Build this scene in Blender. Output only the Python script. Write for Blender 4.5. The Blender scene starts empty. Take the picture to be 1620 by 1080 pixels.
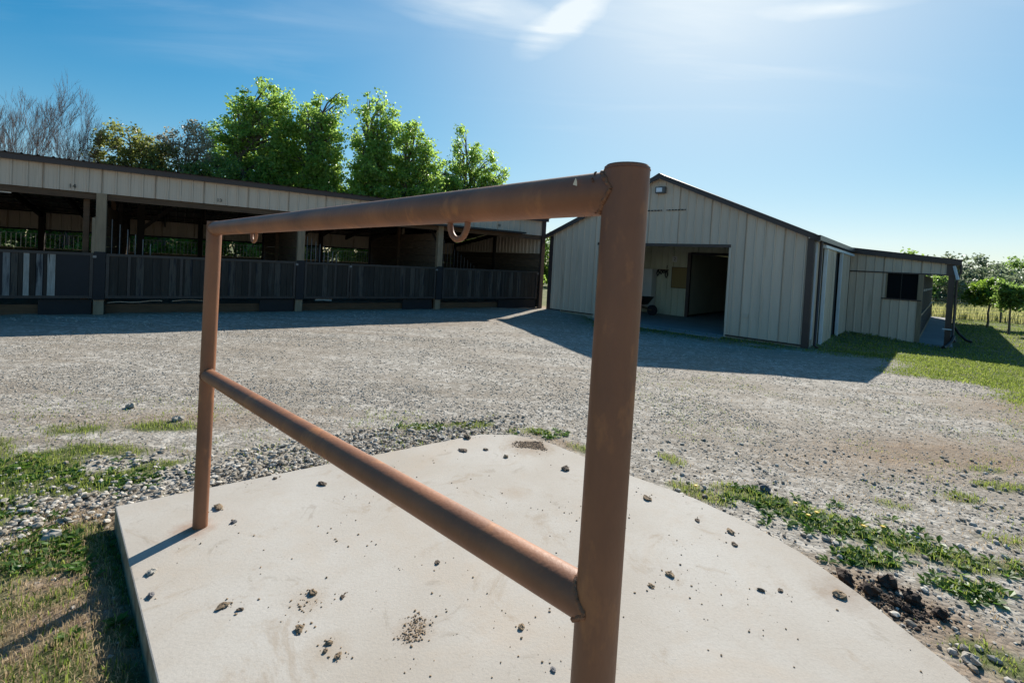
import bpy, math, random
import numpy as np
from mathutils import Vector, Matrix

rng = np.random.default_rng(11)
random.seed(11)
scene = bpy.context.scene
C = scene.collection
R = math.radians

# ------------------------------------------------------------------ camera
cam_d = bpy.data.cameras.new('camera')
cam = bpy.data.objects.new('camera', cam_d)
C.objects.link(cam)
cam_d.sensor_fit = 'HORIZONTAL'
cam_d.sensor_width = 36.0
cam_d.lens = 36.0 * 761.5 / 1620.0
cam_d.shift_y = -(540.0 - 434.5) / 1620.0
cam_d.clip_start = 0.05
cam_d.clip_end = 5000
cam.matrix_world = (Matrix.Translation((0, 0, 1.6)) @ Matrix.Rotation(R(90 - 1.553), 4, 'X')
                    @ Matrix.Rotation(R(3.115), 4, 'Z'))
scene.camera = cam

# ------------------------------------------------------------------ light
SUN_AZ, SUN_EL = R(21.5), R(33)
sd = Vector((math.sin(SUN_AZ) * math.cos(SUN_EL), math.cos(SUN_AZ) * math.cos(SUN_EL), math.sin(SUN_EL)))
sun_d = bpy.data.lights.new('sun', 'SUN')
sun_d.energy = 4.1
sun_d.angle = R(0.53)
sun_d.color = (1.0, 0.95, 0.86)
sun = bpy.data.objects.new('sun', sun_d)
sun.rotation_euler = sd.to_track_quat('Z', 'Y').to_euler()
C.objects.link(sun)

world = bpy.data.worlds.new('World')
scene.world = world
world.use_nodes = True
wn, wl = world.node_tree.nodes, world.node_tree.links
wn.clear()
w_out = wn.new('ShaderNodeOutputWorld')
w_bg = wn.new('ShaderNodeBackground')
w_bg.inputs['Strength'].default_value = 0.086
sky = wn.new('ShaderNodeTexSky')
sky.sky_type = 'NISHITA'
sky.sun_disc = False
sky.sun_elevation = SUN_EL
sky.sun_rotation = SUN_AZ
sky.altitude = 200
sky.air_density = 1.0
sky.dust_density = 0.0
sky.ozone_density = 2.2


def wnode(t, **kw):
    n = wn.new(t)
    for k, v in kw.items():
        setattr(n, k, v)
    return n


def wmath(op, a, b=None, c=None, clamp=False):
    n = wn.new('ShaderNodeMath')
    n.operation = op
    n.use_clamp = clamp
    for i, v in enumerate((a, b, c)):
        if v is None:
            continue
        if isinstance(v, (int, float)):
            n.inputs[i].default_value = v
        else:
            wl.new(v, n.inputs[i])
    return n.outputs[0]


# thin cirrus: a layer seen at infinity, laid out on the plane direction.xy / direction.z
tc = wn.new('ShaderNodeTexCoord')
sep = wn.new('ShaderNodeSeparateXYZ')
wl.new(tc.outputs['Generated'], sep.inputs[0])
zc = wmath('MAXIMUM', sep.outputs[2], 0.03)
px = wmath('DIVIDE', sep.outputs[0], zc)
py = wmath('DIVIDE', sep.outputs[1], zc)
comb = wn.new('ShaderNodeCombineXYZ')
wl.new(px, comb.inputs[0]); wl.new(py, comb.inputs[1])
mp = wn.new('ShaderNodeMapping')
mp.inputs['Rotation'].default_value = (0, 0, R(-38))
mp.inputs['Scale'].default_value = (0.55, 2.1, 1)
mp.inputs['Location'].default_value = (0.35, 1.2, 0)
wl.new(comb.outputs[0], mp.inputs[0])
n1 = wnode('ShaderNodeTexNoise')
n1.inputs['Scale'].default_value = 1.2
n1.inputs['Detail'].default_value = 9
n1.inputs['Roughness'].default_value = 0.56
n1.inputs['Distortion'].default_value = 0.9
wl.new(mp.outputs[0], n1.inputs['Vector'])
n2 = wnode('ShaderNodeTexNoise')
n2.inputs['Scale'].default_value = 0.42
n2.inputs['Detail'].default_value = 3
wl.new(comb.outputs[0], n2.inputs['Vector'])
cir = wmath('MULTIPLY', wmath('MULTIPLY_ADD', n1.outputs['Fac'], 3.4, -1.75, True),
            wmath('MULTIPLY_ADD', n2.outputs['Fac'], 4.0, -1.75, True))
fade = wmath('MULTIPLY_ADD', sep.outputs[2], 4.0, -0.9, True)
# two brighter streaks of the same cirrus, right of the tree tops


def streak(cx, cy, ang, lx, ly):
    m = wn.new('ShaderNodeMapping'); m.vector_type = 'TEXTURE'
    m.inputs['Location'].default_value = (cx, cy, 0)
    m.inputs['Rotation'].default_value = (0, 0, R(ang))
    m.inputs['Scale'].default_value = (lx, ly, 1)
    nz = wn.new('ShaderNodeTexNoise'); nz.inputs['Scale'].default_value = 3.0; nz.inputs['Detail'].default_value = 6
    wl.new(comb.outputs[0], nz.inputs['Vector'])
    ad = wn.new('ShaderNodeVectorMath'); ad.operation = 'MULTIPLY_ADD'
    wl.new(nz.outputs['Color'], ad.inputs[0]); ad.inputs[1].default_value = (.22, .22, 0)
    wl.new(comb.outputs[0], ad.inputs[2])
    wl.new(ad.outputs[0], m.inputs[0])
    ln = wn.new('ShaderNodeVectorMath'); ln.operation = 'LENGTH'
    wl.new(m.outputs[0], ln.inputs[0])
    return wmath('SUBTRACT', 1.0, ln.outputs['Value'], None, True)


st = wmath('ADD', wmath('MULTIPLY', streak(0.26, 2.15, -66, .46, .12), 1.0), wmath('MULTIPLY', streak(-0.12, 2.08, 18, .50, .20), .9))
st = wmath('ADD', st, wmath('MULTIPLY', streak(1.25, 1.92, -15, .30, .10), .7))
st = wmath('ADD', st, wmath('MULTIPLY', streak(-1.35, 2.45, -20, 1.1, .45), .35))
st = wmath('MULTIPLY', st, wmath('MULTIPLY_ADD', n1.outputs['Fac'], 3.0, -0.85, True))
mask = wmath('MULTIPLY', wmath('ADD', wmath('MULTIPLY', cir, 0.55), wmath('MULTIPLY', st, 1.0)), fade, None, True)
# thin bright veil: forward scattering of the sun in the cirrus round it
dotn = wn.new('ShaderNodeVectorMath'); dotn.operation = 'DOT_PRODUCT'
wl.new(tc.outputs['Generated'], dotn.inputs[0]); dotn.inputs[1].default_value = sd
cosg = wmath('MAXIMUM', dotn.outputs['Value'], 0.0)
veil = wmath('ADD', wmath('MULTIPLY', wmath('POWER', cosg, 70.0), 0.24), wmath('MULTIPLY', wmath('POWER', cosg, 7.0), 0.74))
mx = wn.new('ShaderNodeMix'); mx.data_type = 'RGBA'
wl.new(wmath('ADD', veil, wmath('MULTIPLY', mask, 0.85), None, True), mx.inputs['Factor'])
hsv = wn.new('ShaderNodeHueSaturation')
hsv.inputs['Saturation'].default_value = 1.46
hsv.inputs['Hue'].default_value = 0.498
wl.new(sky.outputs[0], hsv.inputs['Color'])
# soft shoulder, as film has: c * k / (c + k)
vadd = wn.new('ShaderNodeVectorMath'); vadd.operation = 'ADD'; vadd.inputs[1].default_value = (13, 13, 13)
wl.new(hsv.outputs[0], vadd.inputs[0])
vmul = wn.new('ShaderNodeVectorMath'); vmul.operation = 'SCALE'; vmul.inputs['Scale'].default_value = 13
wl.new(hsv.outputs[0], vmul.inputs[0])
vdiv = wn.new('ShaderNodeVectorMath'); vdiv.operation = 'DIVIDE'
wl.new(vmul.outputs[0], vdiv.inputs[0]); wl.new(vadd.outputs[0], vdiv.inputs[1])
wl.new(vdiv.outputs[0], mx.inputs['A'])
mx.inputs['B'].default_value = (5.2, 5.75, 6.1, 1)
wl.new(mx.outputs['Result'], w_bg.inputs['Color'])
wl.new(w_bg.outputs[0], w_out.inputs[0])

scene.render.engine = 'CYCLES'
scene.view_settings.view_transform = 'Standard'
scene.view_settings.look = 'None'
scene.view_settings.exposure = 0.95
scene.view_settings.gamma = 1
scene.view_settings.use_curve_mapping = False
scene.cycles.max_bounces = 8
scene.cycles.transparent_max_bounces = 8

# ================================================================== helpers
MATS = {}


def nmat(name, base, rough=0.7, var=0.0, vscale=3.0, col2=None, bump=0.0, bscale=60.0, metal=0.0, spec=0.4,
         stretch=(1, 1, 1), stain=None, stain_s=1.5, stain_t=0.58, rand=0.0, coat=0.0, detail=6.0):
    """Principled material with noise mottling, stains, per-object variation and fine relief."""
    m = bpy.data.materials.new(name)
    m.use_nodes = True
    nt = m.node_tree
    n, l = nt.nodes, nt.links
    b = n['Principled BSDF']
    b.inputs['Roughness'].default_value = rough
    b.inputs['Metallic'].default_value = metal
    b.inputs['Specular IOR Level'].default_value = spec
    b.inputs['Coat Weight'].default_value = coat
    tcn = n.new('ShaderNodeTexCoord')
    mpn = n.new('ShaderNodeMapping')
    mpn.inputs['Scale'].default_value = stretch
    l.new(tcn.outputs['Object'], mpn.inputs[0])
    nz = n.new('ShaderNodeTexNoise')
    nz.inputs['Scale'].default_value = vscale
    nz.inputs['Detail'].default_value = detail
    nz.inputs['Roughness'].default_value = 0.6
    l.new(mpn.outputs[0], nz.inputs['Vector'])
    if col2 is None:
        col2 = tuple(c * (1 - var) for c in base)
        base = tuple(c * (1 + var * .6) for c in base)
    mr = n.new('ShaderNodeMapRange')
    mr.inputs['From Min'].default_value = .3
    mr.inputs['From Max'].default_value = .7
    l.new(nz.outputs['Fac'], mr.inputs['Value'])
    mxx = n.new('ShaderNodeMix'); mxx.data_type = 'RGBA'
    l.new(mr.outputs[0], mxx.inputs['Factor'])
    mxx.inputs['A'].default_value = (*col2, 1)
    mxx.inputs['B'].default_value = (*base, 1)
    out = mxx.outputs['Result']
    if stain is not None:
        ns = n.new('ShaderNodeTexNoise')
        ns.inputs['Scale'].default_value = stain_s
        ns.inputs['Detail'].default_value = 8
        ns.inputs['Roughness'].default_value = .65
        l.new(mpn.outputs[0], ns.inputs['Vector'])
        ms = n.new('ShaderNodeMapRange')
        ms.inputs['From Min'].default_value = stain_t
        ms.inputs['From Max'].default_value = stain_t + .12
        l.new(ns.outputs['Fac'], ms.inputs['Value'])
        m2 = n.new('ShaderNodeMix'); m2.data_type = 'RGBA'
        l.new(ms.outputs[0], m2.inputs['Factor'])
        l.new(out, m2.inputs['A']); m2.inputs['B'].default_value = (*stain, 1)
        out = m2.outputs['Result']
    if rand:
        oi = n.new('ShaderNodeObjectInfo')
        mr2 = n.new('ShaderNodeMapRange')
        mr2.inputs['To Min'].default_value = 1 - rand
        mr2.inputs['To Max'].default_value = 1 + rand
        l.new(oi.outputs['Random'], mr2.inputs['Value'])
        hv = n.new('ShaderNodeHueSaturation')
        l.new(mr2.outputs[0], hv.inputs['Value']); l.new(out, hv.inputs['Color'])
        out = hv.outputs[0]
    l.new(out, b.inputs['Base Color'])
    if bump:
        nb = n.new('ShaderNodeTexNoise')
        nb.inputs['Scale'].default_value = bscale
        nb.inputs['Detail'].default_value = 5
        l.new(mpn.outputs[0], nb.inputs['Vector'])
        bp = n.new('ShaderNodeBump')
        bp.inputs['Strength'].default_value = bump
        bp.inputs['Distance'].default_value = .01
        l.new(nb.outputs['Fac'], bp.inputs['Height'])
        l.new(bp.outputs[0], b.inputs['Normal'])
    MATS[name] = m
    return m


def leaf_mat(name, c1, c2, trans=0.45, rough=0.40, spec=0.6):
    """thin leaf: each blade its own tint, lets light through"""
    m = bpy.data.materials.new(name); m.use_nodes = True
    nt = m.node_tree; n, l = nt.nodes, nt.links
    b = n['Principled BSDF']; o = n['Material Output']
    g = n.new('ShaderNodeNewGeometry')
    cr = n.new('ShaderNodeValToRGB')
    cr.color_ramp.elements[0].color = (*c1, 1); cr.color_ramp.elements[1].color = (*c2, 1)
    l.new(g.outputs['Random Per Island'], cr.inputs[0])
    l.new(cr.outputs[0], b.inputs['Base Color'])
    b.inputs['Roughness'].default_value = rough
    b.inputs['Specular IOR Level'].default_value = spec
    t = n.new('ShaderNodeBsdfTranslucent')
    hv = n.new('ShaderNodeHueSaturation')
    hv.inputs['Value'].default_value = 2.25; hv.inputs['Saturation'].default_value = 1.02
    hv.inputs['Hue'].default_value = 0.485
    l.new(cr.outputs[0], hv.inputs['Color']); l.new(hv.outputs[0], t.inputs['Color'])
    mx_ = n.new('ShaderNodeMixShader'); mx_.inputs[0].default_value = trans
    l.new(b.outputs[0], mx_.inputs[1]); l.new(t.outputs[0], mx_.inputs[2])
    l.new(mx_.outputs[0], o.inputs['Surface'])
    MATS[name] = m
    return m


class MB:
    def __init__(s):
        s.v = []; s.f = []; s.smooth = []

    def add(s, vs, fs, sm=False):
        k = len(s.v)
        s.v += [tuple(p) for p in vs]
        s.f += [tuple(i + k for i in f) for f in fs]
        s.smooth += [sm] * len(fs)
        return s

    def box(s, x0, x1, y0, y1, z0, z1):
        v = [(x, y, z) for z in (z0, z1) for y in (y0, y1) for x in (x0, x1)]
        return s.add(v, [(0, 2, 3, 1), (4, 5, 7, 6), (0, 1, 5, 4), (2, 6, 7, 3), (0, 4, 6, 2), (1, 3, 7, 5)])

    def bar(s, p, q, w, h, up=(0, 0, 1)):
        p = Vector(p); q = Vector(q); d = (q - p).normalized(); up = Vector(up)
        if abs(d.dot(up)) > .98: up = Vector((0, 1, 0))
        a = d.cross(up).normalized() * (w / 2); b = a.cross(d).normalized() * (h / 2)
        v = [p - a - b, p + a - b, p + a + b, p - a + b, q - a - b, q + a - b, q + a + b, q - a + b]
        return s.add(v, [(0, 3, 2, 1), (4, 5, 6, 7), (0, 1, 5, 4), (1, 2, 6, 5), (2, 3, 7, 6), (3, 0, 4, 7)])

    def tube(s, pts, rad, n=10, cap=True, sm=True):
        pts = [Vector(p) for p in pts]
        if not hasattr(rad, '__len__'): rad = [rad] * len(pts)
        vs = []; fs = []
        ref = None
        for i, p in enumerate(pts):
            d = (pts[min(i + 1, len(pts) - 1)] - pts[max(i - 1, 0)]).normalized()
            if ref is None:
                ref = d.cross(Vector((0, 0, 1)))
                if ref.length < .1: ref = d.cross(Vector((0, 1, 0)))
                ref.normalize()
            a = (ref - d * ref.dot(d)).normalized(); ref = a
            b = d.cross(a)
            for k in range(n):
                t = 2 * math.pi * k / n
                vs.append(p + (a * math.cos(t) + b * math.sin(t)) * rad[i])
        for i in range(len(pts) - 1):
            for k in range(n):
                k2 = (k + 1) % n
                fs.append((i * n + k, i * n + k2, (i + 1) * n + k2, (i + 1) * n + k))
        s.add(vs, fs, sm)
        if cap:
            s.add([vs[k] for k in range(n)], [tuple(reversed(range(n)))])
            s.add([vs[(len(pts) - 1) * n + k] for k in range(n)], [tuple(range(n))])
        return s

    def prism(s, poly, z0, z1):
        n = len(poly)
        v = [(x, y, z0) for x, y in poly] + [(x, y, z1) for x, y in poly]
        f = [tuple(reversed(range(n))), tuple(range(n, 2 * n))] + [(i, (i + 1) % n, n + (i + 1) % n, n + i) for i in range(n)]
        return s.add(v, f)

    def build(s, name, mat, parent=None, loc=None, bevel=0.0):
        me = bpy.data.meshes.new(name)
        me.from_pydata(s.v, [], s.f)
        me.polygons.foreach_set('use_smooth', s.smooth)
        me.materials.append(MATS[mat] if isinstance(mat, str) else mat)
        me.update()
        o = bpy.data.objects.new(name, me)
        C.objects.link(o)
        if parent is not None: o.parent = parent
        if loc is not None: o.location = loc
        if bevel:
            md = o.modifiers.new('bevel', 'BEVEL'); md.width = bevel; md.segments = 2; md.limit_method = 'ANGLE'
        return o


def tag(o, label=None, cat=None, group=None, kind=None):
    if label: o['label'] = label
    if cat: o['category'] = cat
    if group: o['group'] = group
    if kind: o['kind'] = kind
    return o


def thing(name, label, cat, loc=(0, 0, 0), rz=0.0, group=None):
    o = bpy.data.objects.new(name, None)
    C.objects.link(o)
    o.location = loc; o.rotation_euler = (0, 0, rz); o.empty_display_size = .2
    return tag(o, label, cat, group)


def copy_tree(o, parent=None):
    c = o.copy(); C.objects.link(c)
    if parent is not None: c.parent = parent
    for ch in list(o.children):
        copy_tree(ch, c)
    return c


def np_mesh(name, V, F, mat, parent=None, smooth=False):
    """fast mesh from numpy arrays, F of constant size"""
    me = bpy.data.meshes.new(name)
    nv, nf, k = len(V), len(F), F.shape[1]
    me.vertices.add(nv); me.vertices.foreach_set('co', np.ascontiguousarray(V, dtype=np.float32).ravel())
    me.loops.add(nf * k); me.loops.foreach_set('vertex_index', np.ascontiguousarray(F, dtype=np.int32).ravel())
    me.polygons.add(nf)
    me.polygons.foreach_set('loop_start', np.arange(0, nf * k, k, dtype=np.int32))
    me.polygons.foreach_set('loop_total', np.full(nf, k, dtype=np.int32))
    me.update(calc_edges=True)
    me.polygons.foreach_set('use_smooth', np.full(nf, smooth))
    for mm in (mat if isinstance(mat, (list, tuple)) else [mat]):
        me.materials.append(MATS[mm])
    o = bpy.data.objects.new(name, me); C.objects.link(o)
    if parent is not None: o.parent = parent
    return o


# value noise for layout decisions
_P = rng.random((256, 256))


def vnoise(x, y, s):
    x = np.asarray(x, float) * s + 71.3; y = np.asarray(y, float) * s + 37.7
    xi = np.floor(x).astype(int); yi = np.floor(y).astype(int); fx = x - xi; fy = y - yi
    fx = fx * fx * (3 - 2 * fx); fy = fy * fy * (3 - 2 * fy)
    a = _P[xi % 256, yi % 256]; b = _P[(xi + 1) % 256, yi % 256]; c = _P[xi % 256, (yi + 1) % 256]; d = _P[(xi + 1) % 256, (yi + 1) % 256]
    return (a * (1 - fx) + b * fx) * (1 - fy) + (c * (1 - fx) + d * fx) * fy


def fbm(x, y, s, o=4):
    t = 0; a = .5; n = 0
    for k in range(o):
        t = t + a * vnoise(x, y, s * 2 ** k); n += a; a *= .55
    return t / n


def sstep(x, a, b):
    t = np.clip((x - a) / (b - a), 0, 1)
    return t * t * (3 - 2 * t)


# ================================================================== materials
nmat('siding', (.57, .46, .36), .42, .08, 2.0, bump=.05, bscale=8, stretch=(3, 3, .35), stain=(.42, .345, .265), stain_s=.9, stain_t=.60, rand=.05, spec=.45)
nmat('inner_siding', (.50, .50, .38), .6, .08, 1.5, rand=.04)
nmat('trim_brown', (.050, .034, .032), .4, .15, 3)
nmat('roof_metal', (.10, .085, .08), .38, .15, 2)
nmat('white_metal', (.62, .66, .70), .4, .08, 4)
nmat('concrete_wall', (.36, .32, .25), .85, .15, 3, bump=.3, bscale=30)
nmat('concrete_floor', (.26, .26, .26), .8, .18, 1.0, bump=.1, bscale=30)
nmat('dark_interior', (.035, .034, .034), .9, .2, 2)
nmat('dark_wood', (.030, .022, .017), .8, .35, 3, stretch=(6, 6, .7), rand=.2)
nmat('brown_wood', (.115, .066, .036), .8, .3, 3, stretch=(1, 6, 6), rand=.15)
nmat('partition_wood', (.125, .085, .055), .8, .35, 3, stretch=(1, 1, 6), rand=.15)
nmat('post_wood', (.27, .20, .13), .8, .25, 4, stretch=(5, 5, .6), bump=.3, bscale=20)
nmat('gate_steel', (.034, .030, .029), .45, .25, 6, rand=.1)
nmat('gate_plank_dark', (.026, .020, .015), .7, .5, 5, stretch=(8, 8, .7), stain=(.042, .038, .034), stain_s=1.6, stain_t=.54, rand=.3, bump=.2, bscale=14)
nmat('gate_plank_worn', (.34, .32, .29), .8, .35, 6, stretch=(8, 8, .7), stain=(.05, .045, .045), stain_s=2.2, stain_t=.56, bump=.3, bscale=14)
nmat('gate_plank_grey', (.075, .062, .050), .8, .4, 6, stretch=(8, 8, .7), stain=(.014, .014, .018), stain_s=2.2, stain_t=.50, bump=.3, bscale=14)
nmat('gate_plank_mid', (.19, .185, .18), .8, .4, 6, stretch=(8, 8, .7), stain=(.03, .03, .035), stain_s=2.2, stain_t=.52, bump=.3, bscale=14)
nmat('rubber', (.007, .008, .012), .6, .3, 4)
nmat('earth', (.17, .115, .075), .95, .3, 5, bump=.5, bscale=20)
nmat('galv', (.20, .205, .21), .45, .15, 5, metal=.4)
nmat('black', (.008, .008, .008), .5, .2, 3)
nmat('rope', (.62, .50, .40), .8, .2, 30)
nmat('opening_shade', (.006, .007, .009), .7, .2, 2, spec=.1)
nmat('strip_white', (.75, .77, .78), .4, .05, 2)
nmat('lamp_lens', (.72, .74, .78), .2, .05, 2)
nmat('lamp_body', (.10, .10, .10), .4, .1, 2)
nmat('cork', (.26, .19, .08), .85, .2, 40)
nmat('cabinet', (.60, .60, .58), .4, .05, 2)
nmat('number_paint', (.035, .028, .02), .6, .1, 2)
nmat('bark', (.13, .11, .09), .9, .35, 4, stretch=(3, 3, .6), bump=.5, bscale=12)
nmat('bark_pale', (.17, .13, .115), .9, .3, 4, stretch=(3, 3, .6))
nmat('bark_bare', (.135, .095, .085), .85, .3, 4)
nmat('clod', (.26, .185, .115), .95, .35, 30, bump=.8, bscale=60, rand=.25)
nmat('clod_dark', (.135, .10, .072), .95, .4, 30, bump=.8, bscale=60, rand=.25)
nmat('manure', (.055, .036, .026), .95, .4, 30, bump=1.0, bscale=50, rand=.25)
nmat('rock', (.36, .33, .28), .85, .25, 8, bump=.5, bscale=30, rand=.18)
nmat('rock_dark', (.16, .15, .15), .85, .25, 8, bump=.5, bscale=30, rand=.18)
nmat('petal', (.75, .50, .02), .6, .1, 10)
nmat('fence_wire', (.30, .31, .31), .5, .1, 2, metal=.5)
nmat('fence_post', (.12, .10, .085), .8, .2, 4)
nmat('pad_earth', (.24, .165, .105), .95, .35, 14, bump=.8, bscale=50)

# rusted pipe: painted-looking brown rust with paler chafed top and dark freckles
m = nmat('rust', (.29, .115, .048), .56, .0, 5, col2=(.155, .062, .030), bump=.10, bscale=110, stain=(.34, .135, .048),
         stain_s=11, stain_t=.56, spec=.5, stretch=(1, 1, .45), detail=10)
nmat('rust_weld', (.24, .105, .05), .7, .4, 60, bump=.8, bscale=90)
nmat('paint_chip', (.70, .58, .42), .6, .1, 30)

# concrete slab
m = bpy.data.materials.new('slab'); m.use_nodes = True; MATS['slab'] = m
n, l = m.node_tree.nodes, m.node_tree.links
b = n['Principled BSDF']; b.inputs['Roughness'].default_value = .88; b.inputs['Specular IOR Level'].default_value = .25
tcn = n.new('ShaderNodeTexCoord')


def noise(nodes, links, vec, scale, detail=6, rough=.6, dist=0.0):
    z = nodes.new('ShaderNodeTexNoise'); z.inputs['Scale'].default_value = scale
    z.inputs['Detail'].default_value = detail; z.inputs['Roughness'].default_value = rough
    z.inputs['Distortion'].default_value = dist
    links.new(vec, z.inputs['Vector']); return z.outputs['Fac']


def rmp(nodes, links, src, a, b_, t0=0., t1=1.):
    q = nodes.new('ShaderNodeMapRange'); q.inputs['From Min'].default_value = a; q.inputs['From Max'].default_value = b_
    q.inputs['To Min'].default_value = t0; q.inputs['To Max'].default_value = t1
    links.new(src, q.inputs['Value']); return q.outputs[0]


def mixc(nodes, links, fac, A, B):
    q = nodes.new('ShaderNodeMix'); q.data_type = 'RGBA'
    if isinstance(fac, float): q.inputs['Factor'].default_value = fac
    else: links.new(fac, q.inputs['Factor'])
    for k, v in (('A', A), ('B', B)):
        if isinstance(v, tuple): q.inputs[k].default_value = (*v, 1)
        else: links.new(v, q.inputs[k])
    return q.outputs['Result']


ov = tcn.outputs['Object']
c = mixc(n, l, rmp(n, l, noise(n, l, ov, 1.3, 5), .35, .68), (.385, .34, .285), (.455, .425, .38))
c = mixc(n, l, rmp(n, l, noise(n, l, ov, 5.0, 8, .7), .55, .75, 0, .55), c, (.40, .335, .265))
c = mixc(n, l, rmp(n, l, noise(n, l, ov, 70, 3, .6), .45, .75, 0, .35), c, (.30, .27, .235))
vor = n.new('ShaderNodeTexVoronoi'); vor.inputs['Scale'].default_value = 38; l.new(ov, vor.inputs['Vector'])
pit = rmp(n, l, vor.outputs['Distance'], .02, .09, 1, 0)
vg = rmp(n, l, noise(n, l, ov, 6, 3), .5, .6)
mm_ = n.new('ShaderNodeMath'); mm_.operation = 'MULTIPLY'; l.new(pit, mm_.inputs[0]); l.new(vg, mm_.inputs[1])
c = mixc(n, l, mm_.outputs[0], c, (.17, .145, .12))
c = mixc(n, l, rmp(n, l, noise(n, l, ov, .55, 6, .7, .6), .50, .66, 0, .6), c, (.43, .345, .26))
brm = n.new('ShaderNodeMapping'); brm.inputs['Rotation'].default_value = (0, 0, R(45)); brm.inputs['Scale'].default_value = (2, 60, 1); l.new(ov, brm.inputs[0])
c = mixc(n, l, rmp(n, l, noise(n, l, brm.outputs[0], 3, 4, .6), .45, .8, 0, .22), c, (.36, .32, .27))
c = mixc(n, l, rmp(n, l, noise(n, l, ov, 2.1, 9, .75, .8), .56, .64, 0, .5), c, (.30, .235, .17))
c = mixc(n, l, rmp(n, l, noise(n, l, ov, 3.4, 8, .7, 1.2), .60, .66, 0, .35), c, (.24, .20, .155))


def ring_stain(c, cx, cy, r0, r1, col, k):   # rust washed off the post foot, dirt round the soil patch
    mpn_ = n.new('ShaderNodeMapping'); mpn_.vector_type = 'TEXTURE'; mpn_.inputs['Location'].default_value = (cx, cy, .10); mpn_.inputs['Scale'].default_value = (r1, r1, 9)
    l.new(ov, mpn_.inputs[0])
    ln_ = n.new('ShaderNodeVectorMath'); ln_.operation = 'LENGTH'; l.new(mpn_.outputs[0], ln_.inputs[0])
    sb = n.new('ShaderNodeMath'); sb.operation = 'MULTIPLY_ADD'; l.new(noise(n, l, ov, 22, 5, .7), sb.inputs[0]); sb.inputs[1].default_value = .9; l.new(ln_.outputs['Value'], sb.inputs[2])
    return mixc(n, l, rmp(n, l, sb.outputs[0], r0 / r1 + .3, 1.35, k, 0), c, col)


c = ring_stain(c, -1.61, 2.50, .03, .14, (.26, .13, .07), .75)
c = ring_stain(c, .150, .74, .03, .16, (.26, .13, .07), .75)
c = ring_stain(c, .24, 3.93, .08, .30, (.25, .175, .11), .8)
c = ring_stain(c, -.31, 1.90, .01, .11, (.28, .20, .13), .7)
c = ring_stain(c, -.62, 1.78, .01, .12, (.30, .22, .14), .5)
c = ring_stain(c, -.8, 2.03, .01, .12, (.30, .22, .14), .5)
c = ring_stain(c, 1.66, 2.27, .01, .20, (.22, .15, .10), .6)
c = ring_stain(c, .10, 3.10, .01, .14, (.32, .23, .15), .5)
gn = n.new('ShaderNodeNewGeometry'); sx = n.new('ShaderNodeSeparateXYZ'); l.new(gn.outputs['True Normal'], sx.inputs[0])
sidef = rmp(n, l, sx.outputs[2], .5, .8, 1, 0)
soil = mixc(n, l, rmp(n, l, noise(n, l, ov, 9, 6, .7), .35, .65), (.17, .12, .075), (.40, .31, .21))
c = mixc(n, l, sidef, c, soil)  # side faces take a mottled brown, the top keeps its own colour
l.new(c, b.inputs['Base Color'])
bp = n.new('ShaderNodeBump'); bp.inputs['Strength'].default_value = .35; bp.inputs['Distance'].default_value = .004
l.new(noise(n, l, ov, 90, 6, .7), bp.inputs['Height']); l.new(bp.outputs[0], b.inputs['Normal'])

# ground: gravel / dirt / turf by painted attributes that follow the real patches
m = bpy.data.materials.new('ground'); m.use_nodes = True; MATS['ground'] = m
n, l = m.node_tree.nodes, m.node_tree.links
b = n['Principled BSDF']; b.inputs['Roughness'].default_value = .93; b.inputs['Specular IOR Level'].default_value = .2
tcn = n.new('ShaderNodeTexCoord'); ov = tcn.outputs['Object']
ag = n.new('ShaderNodeAttribute'); ag.attribute_name = 'turf'
ad_ = n.new('ShaderNodeAttribute'); ad_.attribute_name = 'dirt'
vo = n.new('ShaderNodeTexVoronoi'); vo.inputs['Scale'].default_value = 42; l.new(ov, vo.inputs['Vector'])
vo2 = n.new('ShaderNodeTexVoronoi'); vo2.inputs['Scale'].default_value = 17; l.new(ov, vo2.inputs['Vector'])
sepc = n.new('ShaderNodeSeparateColor'); l.new(vo.outputs['Color'], sepc.inputs[0])
sepc2 = n.new('ShaderNodeSeparateColor'); l.new(vo2.outputs['Color'], sepc2.inputs[0])
grav = mixc(n, l, sepc.outputs[0], (.175, .155, .128), (.37, .335, .285))
grav = mixc(n, l, rmp(n, l, sepc2.outputs[1], .72, .78), grav, (.42, .385, .335))
grav = mixc(n, l, rmp(n, l, noise(n, l, ov, .45, 6, .65), .45, .62, 0, .55), grav, (.25, .205, .155))
grav = mixc(n, l, rmp(n, l, noise(n, l, ov, 3.2, 6, .7), .5, .7, 0, .4), grav, (.20, .175, .145))
dirt = mixc(n, l, rmp(n, l, noise(n, l, ov, 9, 8, .7), .35, .7), (.17, .115, .075), (.31, .235, .165))
c = mixc(n, l, ad_.outputs['Fac'], grav, dirt)
trk = n.new('ShaderNodeMapping'); trk.inputs['Rotation'].default_value = (0, 0, R(-24)); trk.inputs['Scale'].default_value = (.22, 2.4, 1)
l.new(ov, trk.inputs[0])
tn = noise(n, l, trk.outputs[0], 1.3, 6, .6, .6)
c = mixc(n, l, rmp(n, l, tn, .52, .66, 0, .55), c, (.21, .172, .13))
c = mixc(n, l, rmp(n, l, tn, .46, .34, 0, .40), c, (.40, .37, .325))
turf = mixc(n, l, rmp(n, l, noise(n, l, ov, 14, 6, .75), .35, .68), (.060, .072, .022), (.15, .17, .055))
turf = mixc(n, l, rmp(n, l, noise(n, l, ov, 1.1, 6, .65), .48, .66, 0, .8), turf, (.23, .195, .11))
c = mixc(n, l, ag.outputs['Fac'], c, turf)
l.new(c, b.inputs['Base Color'])
h1 = n.new('ShaderNodeMath'); h1.operation = 'MULTIPLY_ADD'; l.new(vo.outputs['Distance'], h1.inputs[0]); h1.inputs[1].default_value = -1.0
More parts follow.
